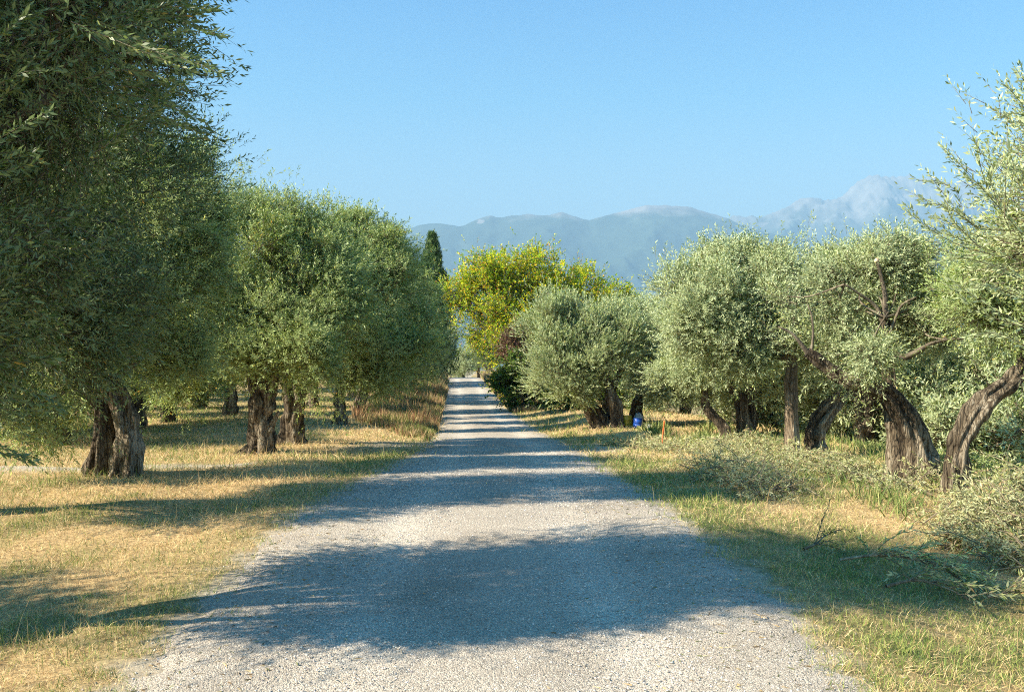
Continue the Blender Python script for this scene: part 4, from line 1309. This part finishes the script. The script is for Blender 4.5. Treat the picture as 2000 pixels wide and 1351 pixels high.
# ======================================================= small objects
def lathe(profile, seg=24):
    pr = np.array(profile, float)
    th = np.linspace(0, 2 * math.pi, seg, endpoint=False)
    v = np.stack([pr[:, 0:1] * np.cos(th), pr[:, 0:1] * np.sin(th), np.repeat(pr[:, 1:2], seg, 1)], -1).reshape(-1, 3)
    m = len(pr)
    a = np.arange(m - 1)[:, None] * seg + np.arange(seg)[None]
    b = np.arange(m - 1)[:, None] * seg + (np.arange(seg)[None] + 1) % seg
    q = np.stack([a, b, b + seg, a + seg], -1).reshape(-1, 4)
    return v, q
def drum(px, d, rad, h, color, label, lidcol=None, name='plastic_drum', cat='drum'):
    b = G(px, d)
    t = thing(name, label, cat, b)
    pr = [(0, 0), (rad * .86, 0), (rad * .92, .02), (rad * .97, h * .2), (rad, h * .3), (rad * 1.04, h * .32), (rad, h * .35), (rad, h * .66), (rad * 1.04, h * .68), (rad, h * .71), (rad * .98, h * .9), (rad * .93, h * .97), (rad * .88, h)]
    v, q = lathe(pr)
    make_mesh('body', v, 4, q, flat_mat(name + '_plastic', color, rough=.35, var=.12), t, smooth=True)
    v, q = lathe([(rad * .9, h * .985), (rad * .97, h * 1.0), (rad * .97, h * 1.06), (rad * .85, h * 1.08), (0, h * 1.06)])
    make_mesh('lid', v, 4, q, flat_mat(name + '_lid', lidcol or color, rough=.4, var=.1), t, smooth=True)
    return t
drum(1246, 28.2, .14, .28, (.01, .065, .34), 'blue plastic drum at the foot of the round olive, right of its trunk')
drum(1226, 28.6, .14, .33, (.30, .25, .02), 'yellow green plastic drum between olive trunk and blue drum', name='plastic_canister', cat='canister')
b = G(1247, 28.9)
t = thing('white_sack', 'crumpled white sack seen just above the blue drum', 'sack', b)
r_ = np.random.default_rng(3)
v, q = lathe([(0, 0), (.13, .02), (.15, .12), (.14, .30), (.10, .34), (.08, .38), (0, .39)], 16)
v = v + r_.normal(size=v.shape) * .012
make_mesh('bag', v, 4, q, flat_mat('white_sackcloth', (.42, .40, .36), rough=.8, var=.1), t, smooth=True)
# pipe end lying in the grass
b = G(1271, 27.2)
t = thing('grey_pipe', 'short pale pipe lying in the grass right of the blue drum', 'pipe', b)
v, q = lathe([(.035, 0), (.075, 0), (.08, .02), (.08, .7), (.035, .7), (.035, 0)], 20)
v = v[:, [0, 2, 1]] + [0, 0, .08]
make_mesh('tube', v, 4, q, flat_mat('grey_plastic_pipe', (.5, .48, .44), rough=.6), t, smooth=True)
# orange stake
b = G(1293, 20.5)
t = thing('orange_stake', 'thin orange marker stake standing in the verge grass right of the blue drum', 'stake', b)
w_ = Wood()
w_.tube([b - [0, 0, .15], b + [.015, 0, .3], b + [.05, 0, .62]], [.017, .016, .015], 10)
w_.build('rod', flat_mat('orange_paint', (.72, .12, .02), rough=.5, var=.1), t, b)
w_ = Wood(); w_.tube([b + [.05, 0, .60], b + [.052, 0, .66]], [.021, .020], 10)
w_.build('cap', flat_mat('orange_cap', (.75, .2, .05), rough=.5), t, b)
# thin pale stake
b = G(1405, 19.5)
t = thing('wooden_stake', 'thin pale wooden stake standing in the shaded grass left of the straight trunk', 'stake', b)
w_ = Wood()
w_.tube([b - [0, 0, .1], b + [.0, 0, .2], b + [-.01, 0, .36]], [.012, .011, .009], 8)
w_.build('shaft', flat_mat('pale_wood', (.42, .36, .22)), t, b)

# farmhouse on the far low hill
def farmhouse():
    d = 1100.0
    x = (1296 - 1000) / F * d
    gz = float(H(x, d))
    b = np.array([x, d, gz])
    t = thing('farmhouse', 'tiny pale farmhouse with red tiled roof on the distant hill', 'house', b)
    W_, D_, E_, R_ = 7.0, 5.0, 6.5, 9.0
    v = [(-W_, -D_, -1), (W_, -D_, -1), (W_, D_, -1), (-W_, D_, -1), (-W_, -D_, E_), (W_, -D_, E_), (W_, D_, E_), (-W_, D_, E_), (-W_, 0, R_ - .1), (W_, 0, R_ - .1)]
    tri = [(0, 1, 5), (0, 5, 4), (1, 2, 6), (1, 6, 5), (2, 3, 7), (2, 7, 6), (3, 0, 4), (3, 4, 7), (4, 8, 7), (5, 6, 9)]
    make_mesh('wall', np.array(v, float), 3, tri, flat_mat('pale_render', (.75, .66, .55), rough=.9, var=.08, scale=.5), t)
    e = .6
    v = [(-W_ - e, -D_ - e, E_ - .4), (W_ + e, -D_ - e, E_ - .4), (W_ + e, 0, R_), (-W_ - e, 0, R_), (-W_ - e, D_ + e, E_ - .4), (W_ + e, D_ + e, E_ - .4)]
    v = v + [(a, c, z + .3) for a, c, z in v]
    q = [(0, 1, 2, 3), (3, 2, 5, 4), (6, 9, 8, 7), (9, 10, 11, 8), (0, 6, 7, 1), (4, 5, 11, 10), (1, 7, 8, 2), (2, 8, 11, 5), (0, 3, 9, 6), (3, 4, 10, 9)]
    make_mesh('roof', np.array(v, float), 4, q, flat_mat('red_tiles', (.42, .17, .09), rough=.9, scale=1), t)
    for wx in (-4, 0, 4):
        v = []
        for a, c in ((-.5, 0), (.5, 0), (.5, 1.4), (-.5, 1.4)):
            v.append((wx + a, -D_ - .05, 3.6 + c))
        v += [(a, -D_ + .1, z) for a, _, z in v]
        q = [(0, 1, 2, 3), (7, 6, 5, 4), (0, 4, 5, 1), (1, 5, 6, 2), (2, 6, 7, 3), (3, 7, 4, 0)]
        make_mesh('window', np.array(v, float), 4, q, flat_mat('dark_glass', (.05, .06, .07), rough=.2), t)
farmhouse()

# ======================================================= mountains
def ridged(p, seed, scale, octaves=4):
    out = 0; a = 1; tot = 0
    for k in range(octaves):
        w_ = Waves(seed + k, scale / 2 ** k, 2, 10)
        out = out + a * (1 - np.abs(w_(p)) * 1.4)
        tot += a; a *= .55
    return out / tot

def mountain(name, D, prof, back, front, seed, rock_lo, rock_hi, amp, label, rough=.8):
    prof = np.array(prof, float)
    px = np.arange(prof[0, 0], prof[-1, 0], 4.0)
    jr = np.random.default_rng(seed + 99)
    jag = np.convolve(jr.normal(size=len(px) + 8), [.15, .3, .5, .8, 1, .8, .5, .3, .15], 'valid') * .45 + jr.normal(size=len(px)) * .25
    hgt_ = np.clip((430 - np.interp(px, prof[:, 0], prof[:, 1])) / 60, .35, 1.6)
    top = (700 - np.interp(px, prof[:, 0], prof[:, 1]) + jag * rough * hgt_) / F * D
    x = (px - 1000) / F * D
    vv = np.concatenate([np.linspace(0, 1, 90), np.linspace(1, 1.6, 20)[1:]])
    y = np.where(vv <= 1, D - front * (1 - vv), D + back * (vv - 1) / .6)
    X, Y = np.meshgrid(x, y)
    Vv = np.repeat(vv[:, None], len(x), 1)
    T = np.repeat(top[None], len(y), 0) + 70
    shape = np.where(Vv <= 1, np.clip(Vv, 0, 1) ** 1.25, 1 - S((Vv - 1) / .6) * .95)
    p = np.stack([X, Y], -1)
    rd = ridged(p, seed, 2600 * D / 12000)
    n = (rd - .35) * amp * np.sin(np.clip(Vv, 0, 1) * math.pi) ** .8
    fine = ridged(p, seed + 30, 500 * D / 12000, 3) - .4
    Z = -72 + T * np.clip(shape + n, 0, 1.2) + T * .012 * fine * np.clip(Vv * 3, 0, 1) * rough
    Z = np.minimum(Z, (-70 + T) * (.55 + .45 * (Y / D)) + 30)
    m, t, out = new_mat(name + '_slopes')
    geo = N(t, 'ShaderNodeNewGeometry')
    sp = N(t, 'ShaderNodeSeparateXYZ')
    t.links.new(geo.outputs['Position'], sp.inputs[0])
    nz = N(t, 'ShaderNodeTexNoise', i_Scale=.0022, i_Detail=9.0, i_Roughness=.65)
    t.links.new(geo.outputs['Position'], nz.inputs['Vector'])
    ma = N(t, 'ShaderNodeMath', operation='MULTIPLY_ADD')
    ma.inputs[1].default_value = (rock_hi - rock_lo) * 2.2
    t.links.new(nz.outputs[0], ma.inputs[0]); 
    t.links.new(sp.outputs['Z'], ma.inputs[2])
    mr = N(t, 'ShaderNodeMapRange')
    mr.inputs['From Min'].default_value = rock_lo + (rock_hi - rock_lo) * 1.1
    mr.inputs['From Max'].default_value = rock_hi + (rock_hi - rock_lo) * 1.1
    t.links.new(ma.outputs[0], mr.inputs[0])
    # scars and screes lower down
    n2 = N(t, 'ShaderNodeTexNoise', i_Scale=.0016, i_Detail=6.0)
    t.links.new(geo.outputs['Position'], n2.inputs['Vector'])
    m2 = N(t, 'ShaderNodeMapRange')
    m2.inputs['From Min'].default_value = .72
    m2.inputs['From Max'].default_value = .75
    t.links.new(n2.outputs[0], m2.inputs[0])
    mx = N(t, 'ShaderNodeMath', operation='MAXIMUM')
    t.links.new(mr.outputs[0], mx.inputs[0]); t.links.new(m2.outputs[0], mx.inputs[1])
    rf = ramp(t, [(.35, (.045, .075, .06)), (.65, (.085, .12, .085))])
    t.links.new(nz.outputs[0], rf.inputs[0])
    rr_ = ramp(t, [(.35, (.22, .20, .185)), (.65, (.34, .31, .285))])
    t.links.new(nz.outputs[0], rr_.inputs[0])
    mc = N(t, 'ShaderNodeMix', data_type='RGBA')
    t.links.new(mx.outputs[0], mc.inputs['Factor']); t.links.new(rf.outputs[0], mc.inputs[6]); t.links.new(rr_.outputs[0], mc.inputs[7])
    pb = N(t, 'ShaderNodeBsdfPrincipled')
    pb.inputs['Roughness'].default_value = 1
    pb.inputs['Specular IOR Level'].default_value = 0
    t.links.new(mc.outputs[2], pb.inputs['Base Color'])
    t.links.new(pb.outputs[0], out.inputs[0])
    nr, nc = X.shape
    a = (np.arange(nr - 1)[:, None] * nc + np.arange(nc - 1)[None, :]).ravel()
    o = make_mesh(name, np.stack([X, Y, Z], -1).reshape(-1, 3), 4, np.stack([a, a + 1, a + nc + 1, a + nc], -1), m, smooth=True)
    o['kind'] = 'structure'; o['label'] = label
    return float(Z.max())
z1 = mountain('mountain_ridge', 15500., [(300, 520), (500, 500), (700, 475), (760, 458), (795, 447), (830, 437), (865, 436), (905, 441), (930, 429), (957, 420), (975, 425), (1000, 420), (1040, 418), (1070, 420), (1095, 414), (1120, 421), (1150, 430), (1175, 424),
              (1225, 410), (1262, 400), (1300, 399), (1340, 403), (1380, 412), (1420, 426), (1450, 440), (1500, 455), (1600, 470), (1750, 490), (1900, 500), (2300, 520)], 3300, 5200, 401, 2300, 2500, .12, 'blue hazy wooded ridge', rough=.6)
z2 = mountain('high_mountain', 18600., [(1150, 520), (1300, 465), (1380, 440), (1430, 424), (1500, 418), (1540, 402), (1560, 391), (1582, 386), (1605, 391), (1625, 391), (1645, 378), (1665, 362), (1690, 346), (1705, 338), (1722, 340), (1745, 347), (1775, 344), (1800, 346), (1840, 350), (1880, 356), (1920, 368), (1960, 380),
              (2000, 386), (2080, 400), (2200, 430), (2400, 480)], 3600, 4200, 402, 2300, 3100, .34, 'pale rocky high peak', rough=2.2)

# ======================================================= the air
def haze():
    x0, x1, y0, y1, z0, z1_ = -23000, 23000, -300, 23000, -95, max(z1, z2) + 30
    v = [(x, y, z) for z in (z0, z1_) for y in (y0, y1) for x in (x0, x1)]
    q = [(0, 2, 3, 1), (4, 5, 7, 6), (0, 1, 5, 4), (2, 6, 7, 3), (0, 4, 6, 2), (1, 3, 7, 5)]
    m, t, out = new_mat('haze_air')
    pv = N(t, 'ShaderNodeVolumePrincipled')
    pv.inputs['Color'].default_value = (.45, .74, 1.0, 1)
    pv.inputs['Density'].default_value = HAZE
    pv.inputs['Anisotropy'].default_value = 0.0
    t.links.new(pv.outputs[0], out.inputs['Volume'])
    o = make_mesh('haze', np.array(v, float), 4, q, m)
    o['kind'] = 'stuff'; o['label'] = 'pale blue summer haze over the whole landscape'; o['category'] = 'haze'
HAZE = 0.84e-4
haze()
